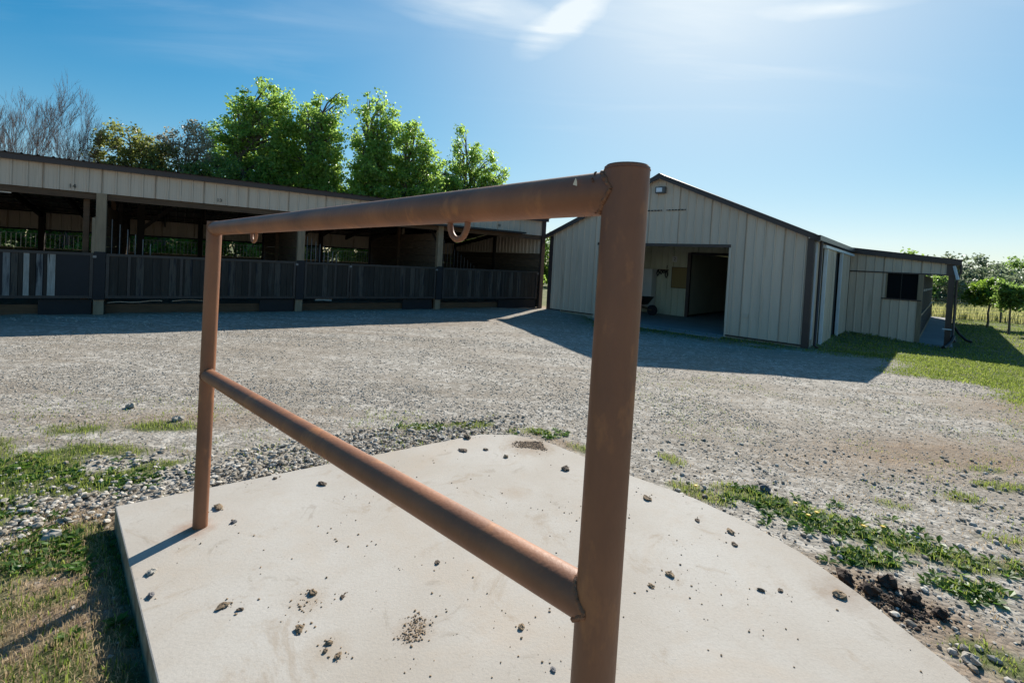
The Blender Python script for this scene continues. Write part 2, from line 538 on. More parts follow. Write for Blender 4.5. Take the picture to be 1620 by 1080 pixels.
l.new(noise(n, l, ov, 25, 8, .75), h1.inputs[2])
bp = n.new('ShaderNodeBump'); bp.inputs['Strength'].default_value = .6; bp.inputs['Distance'].default_value = .012
l.new(h1.outputs[0], bp.inputs['Height']); l.new(bp.outputs[0], b.inputs['Normal'])

# gravel stones: each stone its own tint
m = bpy.data.materials.new('stones'); m.use_nodes = True; MATS['stones'] = m
n, l = m.node_tree.nodes, m.node_tree.links
b = n['Principled BSDF']; b.inputs['Roughness'].default_value = .85; b.inputs['Specular IOR Level'].default_value = .25
ge = n.new('ShaderNodeNewGeometry'); cr = n.new('ShaderNodeValToRGB')
e = cr.color_ramp.elements
e[0].color = (.24, .205, .16, 1); e[1].color = (.60, .555, .485, 1); e[1].position = .97
x_ = e.new(.35); x_.color = (.34, .30, .245, 1)
x_ = e.new(.7); x_.color = (.45, .41, .35, 1)
l.new(ge.outputs['Random Per Island'], cr.inputs[0])
tcn = n.new('ShaderNodeTexCoord')
c = mixc(n, l, rmp(n, l, noise(n, l, tcn.outputs['Object'], 60, 4), .4, .7, 0, .5), cr.outputs[0], (.25, .20, .145))
l.new(c, b.inputs['Base Color'])

leaf_mat('leaf_cottonwood', (.105, .185, .036), (.24, .36, .085), .62, .34, .7)
leaf_mat('leaf_olive', (.085, .11, .028), (.19, .21, .06), .55)
leaf_mat('leaf_dark', (.075, .13, .03), (.15, .24, .06), .58)
leaf_mat('leaf_pale', (.20, .19, .12), (.34, .32, .22), .35)
leaf_mat('leaf_hedge', (.06, .12, .02), (.16, .26, .045), .58)
leaf_mat('leaf_fruit', (.060, .12, .015), (.13, .22, .03), .55)
leaf_mat('leaf_grey', (.09, .12, .065), (.17, .21, .13), .40)
leaf_mat('grass_blade', (.060, .10, .018), (.17, .21, .050), .50, .5, .3)
leaf_mat('grass_dry', (.20, .155, .08), (.42, .34, .21), .35, .7, .2)
leaf_mat('weed_leaf', (.040, .095, .015), (.10, .20, .03), .50, .45, .3)

# ================================================================== ground
SLAB = [(-2.17, 2.68), (-1.25, 3.36), (-.20, 4.12), (.10, 4.15), (.39, 4.01), (.95, 3.45), (1.30, 3.15), (1.52, 2.86), (1.66, 2.60), (1.75, 2.28),
        (1.83, 1.79), (1.88, 1.1), (1.86, .3), (1.70, -.55), (1.0, -.75), (-.03, .42), (-1.13, 1.60)]


def slab_dist(x, y):
    """signed distance to the slab outline, negative inside"""
    x = np.asarray(x, float); y = np.asarray(y, float)
    d = np.full(x.shape, 1e9); inside = np.zeros(x.shape, bool)
    for i in range(len(SLAB)):
        ax, ay = SLAB[i]; bx, by = SLAB[(i + 1) % len(SLAB)]
        ex, ey = bx - ax, by - ay
        t = np.clip(((x - ax) * ex + (y - ay) * ey) / (ex * ex + ey * ey), 0, 1)
        d = np.minimum(d, np.hypot(x - ax - t * ex, y - ay - t * ey))
        cond = ((ay > y) != (by > y)) & (x < ex * (y - ay) / (by - ay + 1e-12) + ax)
        inside ^= cond
    return np.where(inside, -d, d)


BO = np.array([1.30, 16.92]); BF = np.array([math.cos(R(-42.107)), math.sin(R(-42.107))]); BB = np.array([-BF[1], BF[0]])
SO = np.array([-8.84, 10.31]); SF = np.array([math.cos(R(34.904)), math.sin(R(34.904))]); SB = np.array([-SF[1], SF[0]])


def barn_xy(x, y):
    dx = x - BO[0]; dy = y - BO[1]
    return dx * BF[0] + dy * BF[1], dx * BB[0] + dy * BB[1]


def shed_xy(x, y):
    dx = x - SO[0]; dy = y - SO[1]
    return dx * SF[0] + dy * SF[1], dx * SB[0] + dy * SB[1]


def terrain(x, y, fine=True):
    x = np.asarray(x, float); y = np.asarray(y, float)
    u, v = barn_xy(x, y)
    z = -.11 * sstep(u, .3, 2.5) * sstep(v, -5, -.8) * (1 - sstep(v, 0, 3) * (1 - sstep(u, 7.9, 8.2)))
    z = z - .12 * sstep(u, 8.3, 10.2) * sstep(v, 1, 5)
    # bank of earth under the shed gates
    su, sv = shed_xy(x, y)
    z = z + .16 * sstep(sv, .15, .9) * (1 - sstep(sv, 6, 8)) * sstep(su, -14, -12) * (1 - sstep(su, 11.8, 12.0))
    r = np.hypot(x, y)
    amp = .05 * sstep(r, 2, 9)
    z = z + amp * (fbm(x, y, .35, 3) - .5)
    z = z + .022 * (fbm(x, y, 1.7, 4) - .5)
    z = z - .8 * sstep(r, 60, 400)
    ins = ((u > .1) & (u < 7.9) & (v > .12) & (v < 22.4)) | ((u > 7.95) & (u < 10.75) & (v > 6.1) & (v < 22.4))
    z = np.where(ins, np.minimum(z, -.42), z)
    s = slab_dist(x, y)
    z = np.where(s < .05, np.minimum(z, -.03), z)
    return z


def ellip(x, y, cx, cy, a, b_, ang=0.0):
    ca, sa = math.cos(R(ang)), math.sin(R(ang))
    dx, dy = x - cx, y - cy
    u = (dx * ca + dy * sa) / a; v = (-dx * sa + dy * ca) / b_
    return np.clip(1.35 - np.hypot(u, v), 0, 1)


TUFTS = [  # grass patches: cx, cy, a, b, angle, strength
    (-3.25, 3.15, .38, .42, 0, 1.2), (-2.70, 3.12, .42, .20, 20, 1.0), (-2.45, 3.42, .25, .12, 30, .8), (-2.95, 4.15, .42, .13, 5, .95),
    (-2.30, 2.42, .36, .26, 40, 1.0), (-2.05, 2.62, .14, .12, 0, .8), (-2.9, 2.6, .3, .3, 0, .8), (-2.05, 2.02, .3, .10, 45, .7), (-1.5, 1.95, .18, .1, -45, .8), (-1.35, 1.72, .2, .1, -45, .7), (-1.80, 1.68, .3, .12, 0, .5),
    (-1.95, 2.42, .25, .14, -45, .55), (-2.35, 1.95, .5, .3, -30, .85), (-1.75, 2.25, .35, .10, -45, .6), (-1.6, 1.75, .25, .12, -45, .75), (-3.0, 3.6, .5, .2, 0, .6), (-3.6, 4.0, .5, .2, 0, .55),
    (-.75, 4.50, .22, .09, 10, 1.3), (-.30, 4.62, .30, .10, 10, .95), (.35, 4.52, .22, .09, -30, .8), (.12, 4.50, .22, .08, 0, .5), (.75, 4.1, .30, .10, -45, .6),
    (1.42, 4.05, .12, .22, 20, .7), (1.42, 3.45, .30, .13, -42, .8), (1.85, 3.42, .30, .14, -30, 1.25), (2.15, 3.15, .36, .16, -38, 1.35), (2.50, 2.92, .32, .13, -35, 1.0),
    (2.13, 2.74, .17, .09, -20, 1.1), (2.72, 2.76, .25, .13, -10, .9), (3.05, 2.72, .32, .12, 0, .8), (2.50, 2.50, .17, .10, 0, 1.1), (2.22, 2.0, .25, .12, -30, .9),
    (2.85, 3.45, .22, .12, -10, .5), (3.5, 3.62, .3, .14, 0, .5), (4.05, 3.85, .35, .14, 0, .6), (4.25, 4.2, .3, .14, 0, .45), (3.3, 3.0, .4, .2, 0, .5), (3.1, 2.2, .6, .35, 0, .55),
    (3.0, 3.4, .8, .5, 0, .25), (-4.2, 3.2, .8, .6, 0, 1.0), (-4.0, 2.0, 1.0, .8, 0, .9), (-2.9, 1.6, .8, .6, 0, .7), (-6.0, 3.6, 1.4, .7, 0, .6),
]
LAWN = np.array([(2.4, 12.6), (4.6, 12.7), (5.9, 11.75), (6.9, 10.95), (7.6, 10.6), (8.2, 10.7), (7.9, 9.7), (7.3, 8.85), (8.2, 8.2), (7.5, 7.5), (6.85, 6.95), (6.8, 6.35), (6.0, 5.4), (7.5, 4.0), (30, -8),
                 (400, -60), (400, 400), (2.4, 400)])


def poly_dist(P, x, y):
    d = np.full(x.shape, 1e9); inside = np.zeros(x.shape, bool)
    for i in range(len(P)):
        ax, ay = P[i]; bx, by = P[(i + 1) % len(P)]
        ex, ey = bx - ax, by - ay
        t = np.clip(((x - ax) * ex + (y - ay) * ey) / (ex * ex + ey * ey), 0, 1)
        d = np.minimum(d, np.hypot(x - ax - t * ex, y - ay - t * ey))
        inside ^= ((ay > y) != (by > y)) & (x < ex * (y - ay) / (by - ay + 1e-12) + ax)
    return np.where(inside, d, -d)


def lawn_mask(x, y):
    d = poly_dist(LAWN, x, y)
    w = (fbm(x, y, .9, 5) - .5) * 4.2
    return sstep(d + w * np.minimum(1.2, .45 + np.abs(d) * .25), -.45, .8)


def turf_mask(x, y):
    x = np.asarray(x, float); y = np.asarray(y, float)
    t = np.zeros(x.shape)
    nz = fbm(x, y, 5.0, 4)
    for (cx, cy, a, b_, an, s) in TUFTS:
        e_ = ellip(x, y, cx, cy, a, b_, an)
        t = np.maximum(t, s * e_)
    t = sstep(t * (.45 + 1.1 * nz), .28, .62)
    lw = lawn_mask(x, y)
    su, sv = shed_xy(x, y)
    back = sstep(sv, 7.5, 9.0) + sstep(su, 12.3, 12.8) * sstep(sv, -.5, .5)
    return np.clip(np.maximum(np.maximum(t, lw), back), 0, 1)


def dirt_mask(x, y):
    t = 0
    t = np.maximum(t, ellip(x, y, -1.75, 2.05, 1.1, .33, -46) * 1.6)     # bare strip beside the slab
    t = np.maximum(t, ellip(x, y, 4.2, 4.5, 1.7, .55, 10) * .9)
    t = np.maximum(t, ellip(x, y, 2.05, 2.35, .45, .2, -50) * 1.3)
    t = np.maximum(t, ellip(x, y, 1.9, 1.8, .3, .4, 0) * 1.3)
    t = np.maximum(t, ellip(x, y, -2.9, 4.4, 1.2, .3, 10) * .6)
    t = np.maximum(t, ellip(x, y, .55, 4.25, .5, .12, -40) * .8)
    t = np.maximum(t, ellip(x, y, 7.0, 6.2, 1.2, 1.2, 0) * .6)
    su, sv = shed_xy(x, y)
    t = np.maximum(t, sstep(sv, -.6, .2) * (1 - sstep(sv, 7, 8)))
    t = np.maximum(t, .5 * sstep(sv, -4.2, -2.8) * (1 - sstep(sv, -2.6, -1.6)) * sstep(su, 1, 8))
    t = t * (.5 + 1.0 * fbm(x, y, 3.0, 4))
    return np.clip(t, 0, 1)


def axis(lo, hi, step, far, grow=1.22):
    a = list(np.arange(lo, hi + 1e-6, step))
    s_ = step; q = a[-1]
    while q < far:
        s_ *= grow; q += s_; a.append(q)
    s_ = step; q = a[0]; pre = []
    while q > -far:
        s_ *= grow; q -= s_; pre.append(q)
    return np.array(pre[::-1] + a)


gx = axis(-6.5, 9.5, .055, 1500); gyv = axis(.8, 13.0, .055, 1500)
X, Y = np.meshgrid(gx, gyv, indexing='xy')
Z = terrain(X, Y)
nx, ny = len(gx), len(gyv)
idx = np.arange(nx * ny).reshape(ny, nx)
F = np.stack([idx[:-1, :-1], idx[:-1, 1:], idx[1:, 1:], idx[1:, :-1]], -1).reshape(-1, 4)
g_ = np_mesh('ground', np.stack([X, Y, Z], -1).reshape(-1, 3), F, 'ground', smooth=True)
tag(g_, 'grey gravel yard with patches of dirt and green lawn', kind='structure')
TM = turf_mask(X, Y); DM = dirt_mask(X, Y)
for nm, arr in (('turf', TM), ('dirt', DM)):
    at = g_.data.attributes.new(nm, 'FLOAT', 'POINT')
    at.data.foreach_set('value', np.ascontiguousarray(arr, dtype=np.float32).ravel())

# ================================================================== gravel stones
CUBE = np.array([(x, y, z) for z in (-1, 1) for y in (-1, 1) for x in (-1, 1)], float)
CF = np.array([(0, 2, 3, 1), (4, 5, 7, 6), (0, 1, 5, 4), (2, 6, 7, 3), (0, 4, 6, 2), (1, 3, 7, 5)])


PHI = (1 + 5 ** .5) / 2
ICO = np.array([(-1, PHI, 0), (1, PHI, 0), (-1, -PHI, 0), (1, -PHI, 0), (0, -1, PHI), (0, 1, PHI), (0, -1, -PHI), (0, 1, -PHI), (PHI, 0, -1), (PHI, 0, 1), (-PHI, 0, -1), (-PHI, 0, 1)]) / 1.55
ICF = np.array([(0, 11, 5), (0, 5, 1), (0, 1, 7), (0, 7, 10), (0, 10, 11), (1, 5, 9), (5, 11, 4), (11, 10, 2), (10, 7, 6), (7, 1, 8), (3, 9, 4), (3, 4, 2), (3, 2, 6), (3, 6, 8), (3, 8, 9), (4, 9, 5), (2, 4, 11), (6, 2, 10), (8, 6, 7), (9, 8, 1)])


def rand_rot(n_):
    q = rng.normal(size=(n_, 4)); q /= np.linalg.norm(q, axis=1)[:, None]
    w, x, y, z = q.T
    return np.stack([np.stack([1 - 2 * (y * y + z * z), 2 * (x * y - z * w), 2 * (x * z + y * w)], -1),
                     np.stack([2 * (x * y + z * w), 1 - 2 * (x * x + z * z), 2 * (y * z - x * w)], -1),
                     np.stack([2 * (x * z - y * w), 2 * (y * z + x * w), 1 - 2 * (x * x + y * y)], -1)], -2)


def scatter_stones(P, size, ico=False):
    n_ = len(P)
    base = ICO if ico else CUBE; nvx = len(base)
    b_ = np.repeat(base[None], n_, 0) * (1 + rng.uniform(-.42, .25, (n_, nvx, 3)) * (.62 if ico else 1))
    b_ = b_ * rng.uniform(.55, 1.25, (n_, 1, 3)) * .5
    b_ = np.einsum('nij,nkj->nki', rand_rot(n_), b_)
    b_[:, :, 2] *= .62
    V = b_ * size[:, None, None] + P[:, None, :]
    F_ = ((ICF if ico else CF)[None] + (np.arange(n_) * nvx)[:, None, None]).reshape(-1, 3 if ico else 4)
    return V.reshape(-1, 3), F_


def samp(n_, x0, x1, y0, y1):
    return rng.uniform(x0, x1, n_), rng.uniform(y0, y1, n_)


def keep(x, y, p, smin=.01):
    k = (rng.random(len(x)) < p) & (slab_dist(x, y) > smin)
    return x[k], y[k]


# fine gravel over the yard
xs, ys, ss = [], [], []
for (n_, x0, x1, y0, y1, a, b_) in ((62000, -5.5, 6.0, 1.6, 6.0, .005, .017), (30000, -7.5, 8.5, 5.0, 9.5, .010, .020), (7000, -10, 9, 9, 15, .016, .026)):
    x, y = samp(n_, x0, x1, y0, y1)
    p = (.25 + .75 * sstep(fbm(x, y, 1.1, 3), .35, .6)) * (1 - .93 * turf_mask(x, y)) * (1 - .6 * dirt_mask(x, y))
    p = p * (1 - sstep(barn_xy(x, y)[1], -.2, 0)) * (1 - sstep(shed_xy(x, y)[1], -.3, 0))
    x, y = keep(x, y, p, .015)
    xs.append(x); ys.append(y); ss.append(a + (b_ - a) * rng.random(len(x)) ** 3.2)
x = np.concatenate(xs); y = np.concatenate(ys); s_ = np.concatenate(ss)
V, F = scatter_stones(np.stack([x, y, terrain(x, y) + s_ * .12], -1), s_)
tag(np_mesh('gravel', V, F, 'stones'), 'small loose grey gravel over the yard', 'gravel', kind='stuff')

# coarse rock ballast along the slab's far-left edge
n_ = 26000
x, y = samp(n_, -4.2, .3, 2.0, 5.2)
sdv = slab_dist(x, y)
den = np.maximum(ellip(x, y, -1.3, 3.75, 1.55, .42, 36), ellip(x, y, -2.7, 2.85, .75, .65, 20) * .85)
den = np.maximum(den, ellip(x, y, -3.4, 2.5, .7, .5, 0) * .8)
den = den * (.35 + 1.2 * fbm(x, y, 2.2, 3)) * (1 - .55 * turf_mask(x, y)) * (1 - .8 * ellip(x, y, -1.75, 2.05, 1.1, .3, -46))
x, y = keep(x, y, np.clip(den * 1.2, 0, 1) ** 1.3, .02)
s_ = .012 + .030 * rng.random(len(x)) ** 2.2
V, F = scatter_stones(np.stack([x, y, terrain(x, y) + s_ * .22 + rng.random(len(x)) * .012], -1), s_, True)
tag(np_mesh('rock_ballast', V, F, 'stones'), 'coarse broken limestone heaped along the left side of the slab', 'stones', kind='stuff')
n_ = 2600
x, y = samp(n_, 1.2, 4.6, 1.2, 4.6)
x, y = keep(x, y, .35 + .65 * np.exp(-np.clip(slab_dist(x, y), 0, 9) * 3), .02)
s_ = .012 + .03 * rng.random(len(x)) ** 2.5
V, F = scatter_stones(np.stack([x, y, terrain(x, y) + s_ * .2], -1), s_, True)
tag(np_mesh('stone_litter', V, F, 'stones'), 'scattered pale stones among weeds right of the slab', 'stones', kind='stuff')


# ================================================================== grass
def blades(x, y, h, w, lean=.5, seg=2):
    n_ = len(x)
    z = terrain(x, y) - .004
    a = rng.uniform(0, 2 * np.pi, n_); la = rng.uniform(0, 2 * np.pi, n_); ln = rng.random(n_) * lean
    sx, sy = np.cos(a) * w / 2, np.sin(a) * w / 2
    dx, dy = np.cos(la) * h * ln, np.sin(la) * h * ln
    V = np.empty((n_, 5, 3))
    V[:, 0] = np.stack([x - sx, y - sy, z], -1); V[:, 1] = np.stack([x + sx, y + sy, z], -1)
    V[:, 2] = np.stack([x + sx * .8 + dx * .35, y + sy * .8 + dy * .35, z + h * .6], -1)
    V[:, 3] = np.stack([x - sx * .8 + dx * .35, y - sy * .8 + dy * .35, z + h * .6], -1)
    V[:, 4] = np.stack([x + dx, y + dy, z + h * (1 - .4 * ln)], -1)
    T = np.array([(0, 1, 2), (0, 2, 3), (3, 2, 4)])
    F_ = (T[None] + (np.arange(n_) * 5)[:, None, None]).reshape(-1, 3)
    return V.reshape(-1, 3), F_


def grass(name, label, regions, mat, dry=False):
    VV, FF, k = [], [], 0
    for (n_, x0, x1, y0, y1, h0, h1, w, power, fn) in regions:
        x, y = samp(n_, x0, x1, y0, y1)
        x, y = keep(x, y, fn(x, y) ** power, .005)
        h = rng.uniform(h0, h1, len(x)) * (.55 + .9 * fbm(x, y, 3, 2))
        V, F = blades(x, y, h, w * rng.uniform(.7, 1.4, len(x)), .9 if dry else .75)
        VV.append(V); FF.append(F + k); k += len(V)
    return tag(np_mesh(name, np.concatenate(VV), np.concatenate(FF), mat), label, 'grass', kind='stuff')


def near_turf(x, y): return turf_mask(x, y)


def outside_barn(x, y):
    u, v = barn_xy(x, y)
    ins = ((u > -.05) & (u < 8.0) & (v > -.03)) | ((u > 7.9) & (u < 10.62) & (v > 5.9))
    return np.where(ins, 0, 1)


grass('grass_tufts', 'short green grass and weeds in patches round the concrete slab', [
    (95000, -4.8, 5.2, 1.3, 5.0, .018, .055, .0045, 1.2, near_turf),
    (26000, 1.3, 7.5, 1.4, 7.5, .010, .032, .0042, 1.0, lambda x, y: .9 * sstep(fbm(x, y, 2.2, 4), .46, .72)),
    (16000, -4.8, .2, 1.3, 5.0, .012, .040, .0045, 1.0, lambda x, y: .9 * sstep(fbm(x, y, 2.6, 4), .47, .66))], 'grass_blade')
grass('lawn_grass', 'mown green lawn in front of and right of the barn', [
    (70000, 5.0, 11.5, 4.0, 11.5, .02, .055, .010, 1.3, lambda x, y: lawn_mask(x, y) * outside_barn(x, y)),
    (60000, 2.0, 26, 8.0, 27.0, .03, .07, .022, 1.2, lambda x, y: lawn_mask(x, y) * outside_barn(x, y))], 'grass_blade')
grass('dry_grass', 'dry straw and dead grass on the bare soil by the slab', [
    (26000, -3.2, -1.0, 1.3, 2.8, .012, .04, .0032, 1.0, lambda x, y: np.clip(.2 + dirt_mask(x, y), 0, 1)),
    (11000, -4.2, 1.2, 3.2, 5.0, .012, .035, .0035, 1.0, lambda x, y: np.clip(.10 + .5 * dirt_mask(x, y) + .3 * turf_mask(x, y), 0, 1)),
    (34000, 1.2, 7.5, 1.3, 7.0, .010, .028, .0038, 1.0, lambda x, y: np.clip((.30 + .6 * dirt_mask(x, y) + .35 * turf_mask(x, y)) * (.3 + 1.3 * fbm(x, y, 1.3, 3)), 0, 1) * sstep(x + .4 * y, 3.2, 4.2)),
    (9000, 1.2, 3.5, 1.3, 4.4, .010, .030, .0035, 1.0, lambda x, y: np.clip(.25 + .5 * turf_mask(x, y), 0, 1))], 'grass_dry', True)


# broad-leaved weeds
def weeds(spots):
    VV, k = [], 0
    for (cx, cy, sp, n_) in spots:
        for j in range(n_):
            x = cx + rng.normal() * sp; y = cy + rng.normal() * sp * .6
            if slab_dist(np.array([x]), np.array([y]))[0] < .01: continue
            z = float(terrain(np.array([x]), np.array([y]))[0])
            for q in range(int(rng.integers(6, 10))):
                a = rng.uniform(0, 2 * np.pi); L_ = rng.uniform(.03, .07); w = L_ * .22; up = rng.uniform(.25, .8)
                d = np.array([math.cos(a), math.sin(a), up]); d /= np.linalg.norm(d); s__ = np.array([-math.sin(a), math.cos(a), 0]) * w
                p = np.array([x, y, z])
                VV.append([p, p + d * L_ * .55 + s__, p + d * L_ - [0, 0, L_ * .15], p + d * L_ * .55 - s__])
    V = np.array(VV).reshape(-1, 3)
    F = np.arange(len(V)).reshape(-1, 4)
    return tag(np_mesh('broadleaf_weeds', V, F, 'weed_leaf'), 'low broad-leaved weeds round the slab', 'weeds', kind='stuff')


weeds([(-3.3, 3.2, .22, 60), (-2.3, 2.4, .2, 70), (-2.6, 3.2, .2, 30), (-2.9, 2.6, .25, 40), (1.85, 3.42, .16, 40), (2.15, 3.12, .2, 60), (2.5, 2.92, .16, 30), (2.13, 2.74, .09, 25), (2.5, 2.5, .09, 30),
       (-.75, 4.5, .1, 18), (.4, 4.5, .12, 20), (2.9, 2.76, .2, 20), (-1.5, 1.95, .1, 14), (-1.33, 1.95, .03, 8), (-1.15, 1.95 - .22, .02, 4)])

# ================================================================== slab
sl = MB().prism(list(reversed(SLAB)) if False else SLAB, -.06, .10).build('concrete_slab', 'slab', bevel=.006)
tag(sl, 'pale concrete slab under the rusty hitching rail, speckled with dirt', 'slab')
# fan triangulation of a concave n-gon is handled by Blender's tessellator

# ================================================================== hitching rail
FP = Vector((-1.575, 2.53, 0)); NP = Vector((.168, .765, 0))
hr = thing('hitching_rail', 'rusty brown pipe hitching rail standing on the concrete slab', 'hitching rail', (0, 0, .10))
PR = .0355
ftop = 1.725 - .10; ntop = 1.757 - .10


def pipe_post(base, top, lean):
    p0 = Vector(base); p1 = p0 + Vector((lean[0], lean[1], top))
    mb = MB(); K_ = 14
    mb.tube([p0.lerp(p1, i / K_) for i in range(K_ + 1)], PR, 28)
    return mb


pipe_post((-1.590, 2.53, 0), ftop, (.018, 0)).build('post', 'rust', hr)
nb_ = pipe_post((.160, .762, 0), ntop, (.012, 0))
nb_.build('post', 'rust', hr)
# rolled lip of the near post's cap
MB().tube([(.172, .762, ntop - .004), (.172, .762, ntop + .003)], [PR + .001, PR - .003], 28).build('post_cap', 'rust', hr)
tr0 = Vector((-1.572, 2.53, ftop - PR - .001)); tr1 = Vector((.172, .762, 1.719 - .10))
MB().tube([tr0.lerp(tr1, i / 24) for i in range(25)], PR, 28).build('top_rail', 'rust', hr)
mr0 = Vector((-1.582, 2.53, .815)); mr1 = Vector((.165, .762, .955))
MB().tube([mr0.lerp(mr1, i / 24) for i in range(25)], PR * .97, 28).build('middle_rail', 'rust', hr)
# weld beads: lumpy rings round each joint


def weld(rail_p, rail_d, rail_r, post_p, post_d, flat=False):
    """weld metal laid along the true intersection of a rail with its post"""
    rd_ = Vector(rail_d).normalized(); pd = Vector(post_d).normalized(); pp_ = Vector(post_p)
    a = rd_.cross(Vector((0, 0, 1))).normalized(); b_ = rd_.cross(a)
    pts, rad = [], []
    for i in range(49):
        t = 2 * math.pi * i / 48
        q = Vector(rail_p) + (a * math.cos(t) + b_ * math.sin(t)) * rail_r
        # slide back along the rail until the point lies on the post's skin
        lo, hi = 0.0, .12
        for _ in range(24):
            m_ = (lo + hi) / 2; w_ = q - rd_ * m_ - pp_; w_ = w_ - pd * w_.dot(pd)
            if w_.length < PR: lo = m_
            else: hi = m_
        pts.append(q - rd_ * (hi + random.uniform(-.001, .003)))
        rad.append(.0034 + random.uniform(-.0012, .0022))
    pts[-1] = pts[0]; rad[-1] = rad[0]
    return MB().tube(pts, rad, 6).build('weld_bead', 'rust_weld', hr)


rd = (tr1 - tr0).normalized(); md = (mr1 - mr0).normalized()
npb = (.160, .762, 0); npd = (.012, 0, ntop); fpb = (-1.590, 2.53, 0); fpd = (.018, 0, ftop)
weld(tr1, rd, PR, npb, npd); weld(mr1, md, PR * .97, npb, npd)
weld(tr0, -rd, PR, fpb, fpd); weld(mr0, -md, PR * .97, fpb, fpd)
for i in range(26):   # spatter and lumps of weld on the near joint
    t = random.uniform(0, 6.28); k = random.uniform(0, 1) ** 2 * .028
    a_ = rd.cross(Vector((0, 0, 1))).normalized(); b__ = rd.cross(a_)
    c_ = tr1 - rd * (.036 + .010 * abs(math.sin(t)) + k) + (a_ * math.cos(t) + b__ * math.sin(t)) * (PR + .0004)
    q_ = MB().tube([c_, c_ + Vector((random.uniform(-.002, .002), 0, .0025))], [random.uniform(.001, .0026), .0006], 6)
    if i == 0: spat = q_
    else: spat.add([tuple(v) for v in q_.v], q_.f, True)
tag(spat.build('weld_spatter', 'rust_weld', hr), kind='stuff')
# chip of pale paint near the joint
cp = tr1 - rd * .075
side = rd.cross(Vector((0, 0, 1))).normalized()
if side.y > 0: side = -side
q = cp + side * (PR + .0006) + Vector((0, 0, .012))
MB().add([q, q + rd * .006 + Vector((0, 0, -.002)), q + rd * .005 + Vector((0, 0, .006)), q + rd * .002 + Vector((0, 0, .012)), q - rd * .003 + Vector((0, 0, .001))],
         [(0, 1, 2, 3, 4)]).build('paint_chip', 'paint_chip', hr)


# bent-rod tie rings under the top rail
def tie_ring(t):
    c_ = tr0.lerp(tr1, t) - Vector((0, 0, PR - .006)); pts = []
    for i in range(15):
        a = math.pi * i / 14
        pts.append(c_ + rd * (-.031 * math.cos(a)) + Vector((0, 0, -.006 - .036 * math.sin(a) if 0 < i < 14 else .004)))
    MB().tube(pts, .0068, 12).build('tie_ring', 'rust', hr)


tie_ring(.263); tie_ring(.831)

# ================================================================== clods on the slab
def lump(name, mat, loc, size, flat=.45, label=None, cat=None, group=None, ang=0.0, elong=1.3):
    vs, fs = [], []
    nu, nv_ = 10, 6
    sd_ = random.random() * 99
    for j in range(nv_ + 1):
        ph = math.pi * j / nv_
        for i in range(nu):
            th = 2 * math.pi * i / nu
            r_ = 1 + .9 * (float(vnoise(np.array([math.cos(th) * 1.3 + sd_]), np.array([math.sin(th) * 1.3 + ph]), 1.7)[0]) - .5) + random.uniform(-.20, .16)
            vs.append((math.cos(th) * math.sin(ph) * r_ * elong, math.sin(th) * math.sin(ph) * r_, math.cos(ph) * r_ * flat))
    for j in range(nv_):
        for i in range(nu):
            fs.append((j * nu + i, (j + 1) * nu + i, (j + 1) * nu + (i + 1) % nu, j * nu + (i + 1) % nu))
    vs = [(x * size / 2, y * size / 2, z * size / 2) for x, y, z in vs]
    o = MB().add(vs, fs, False).build(name, mat, None, (loc[0], loc[1], loc[2] + size * flat * .36))
    o.rotation_euler = (0, 0, ang)
    return tag(o, label, cat, group)


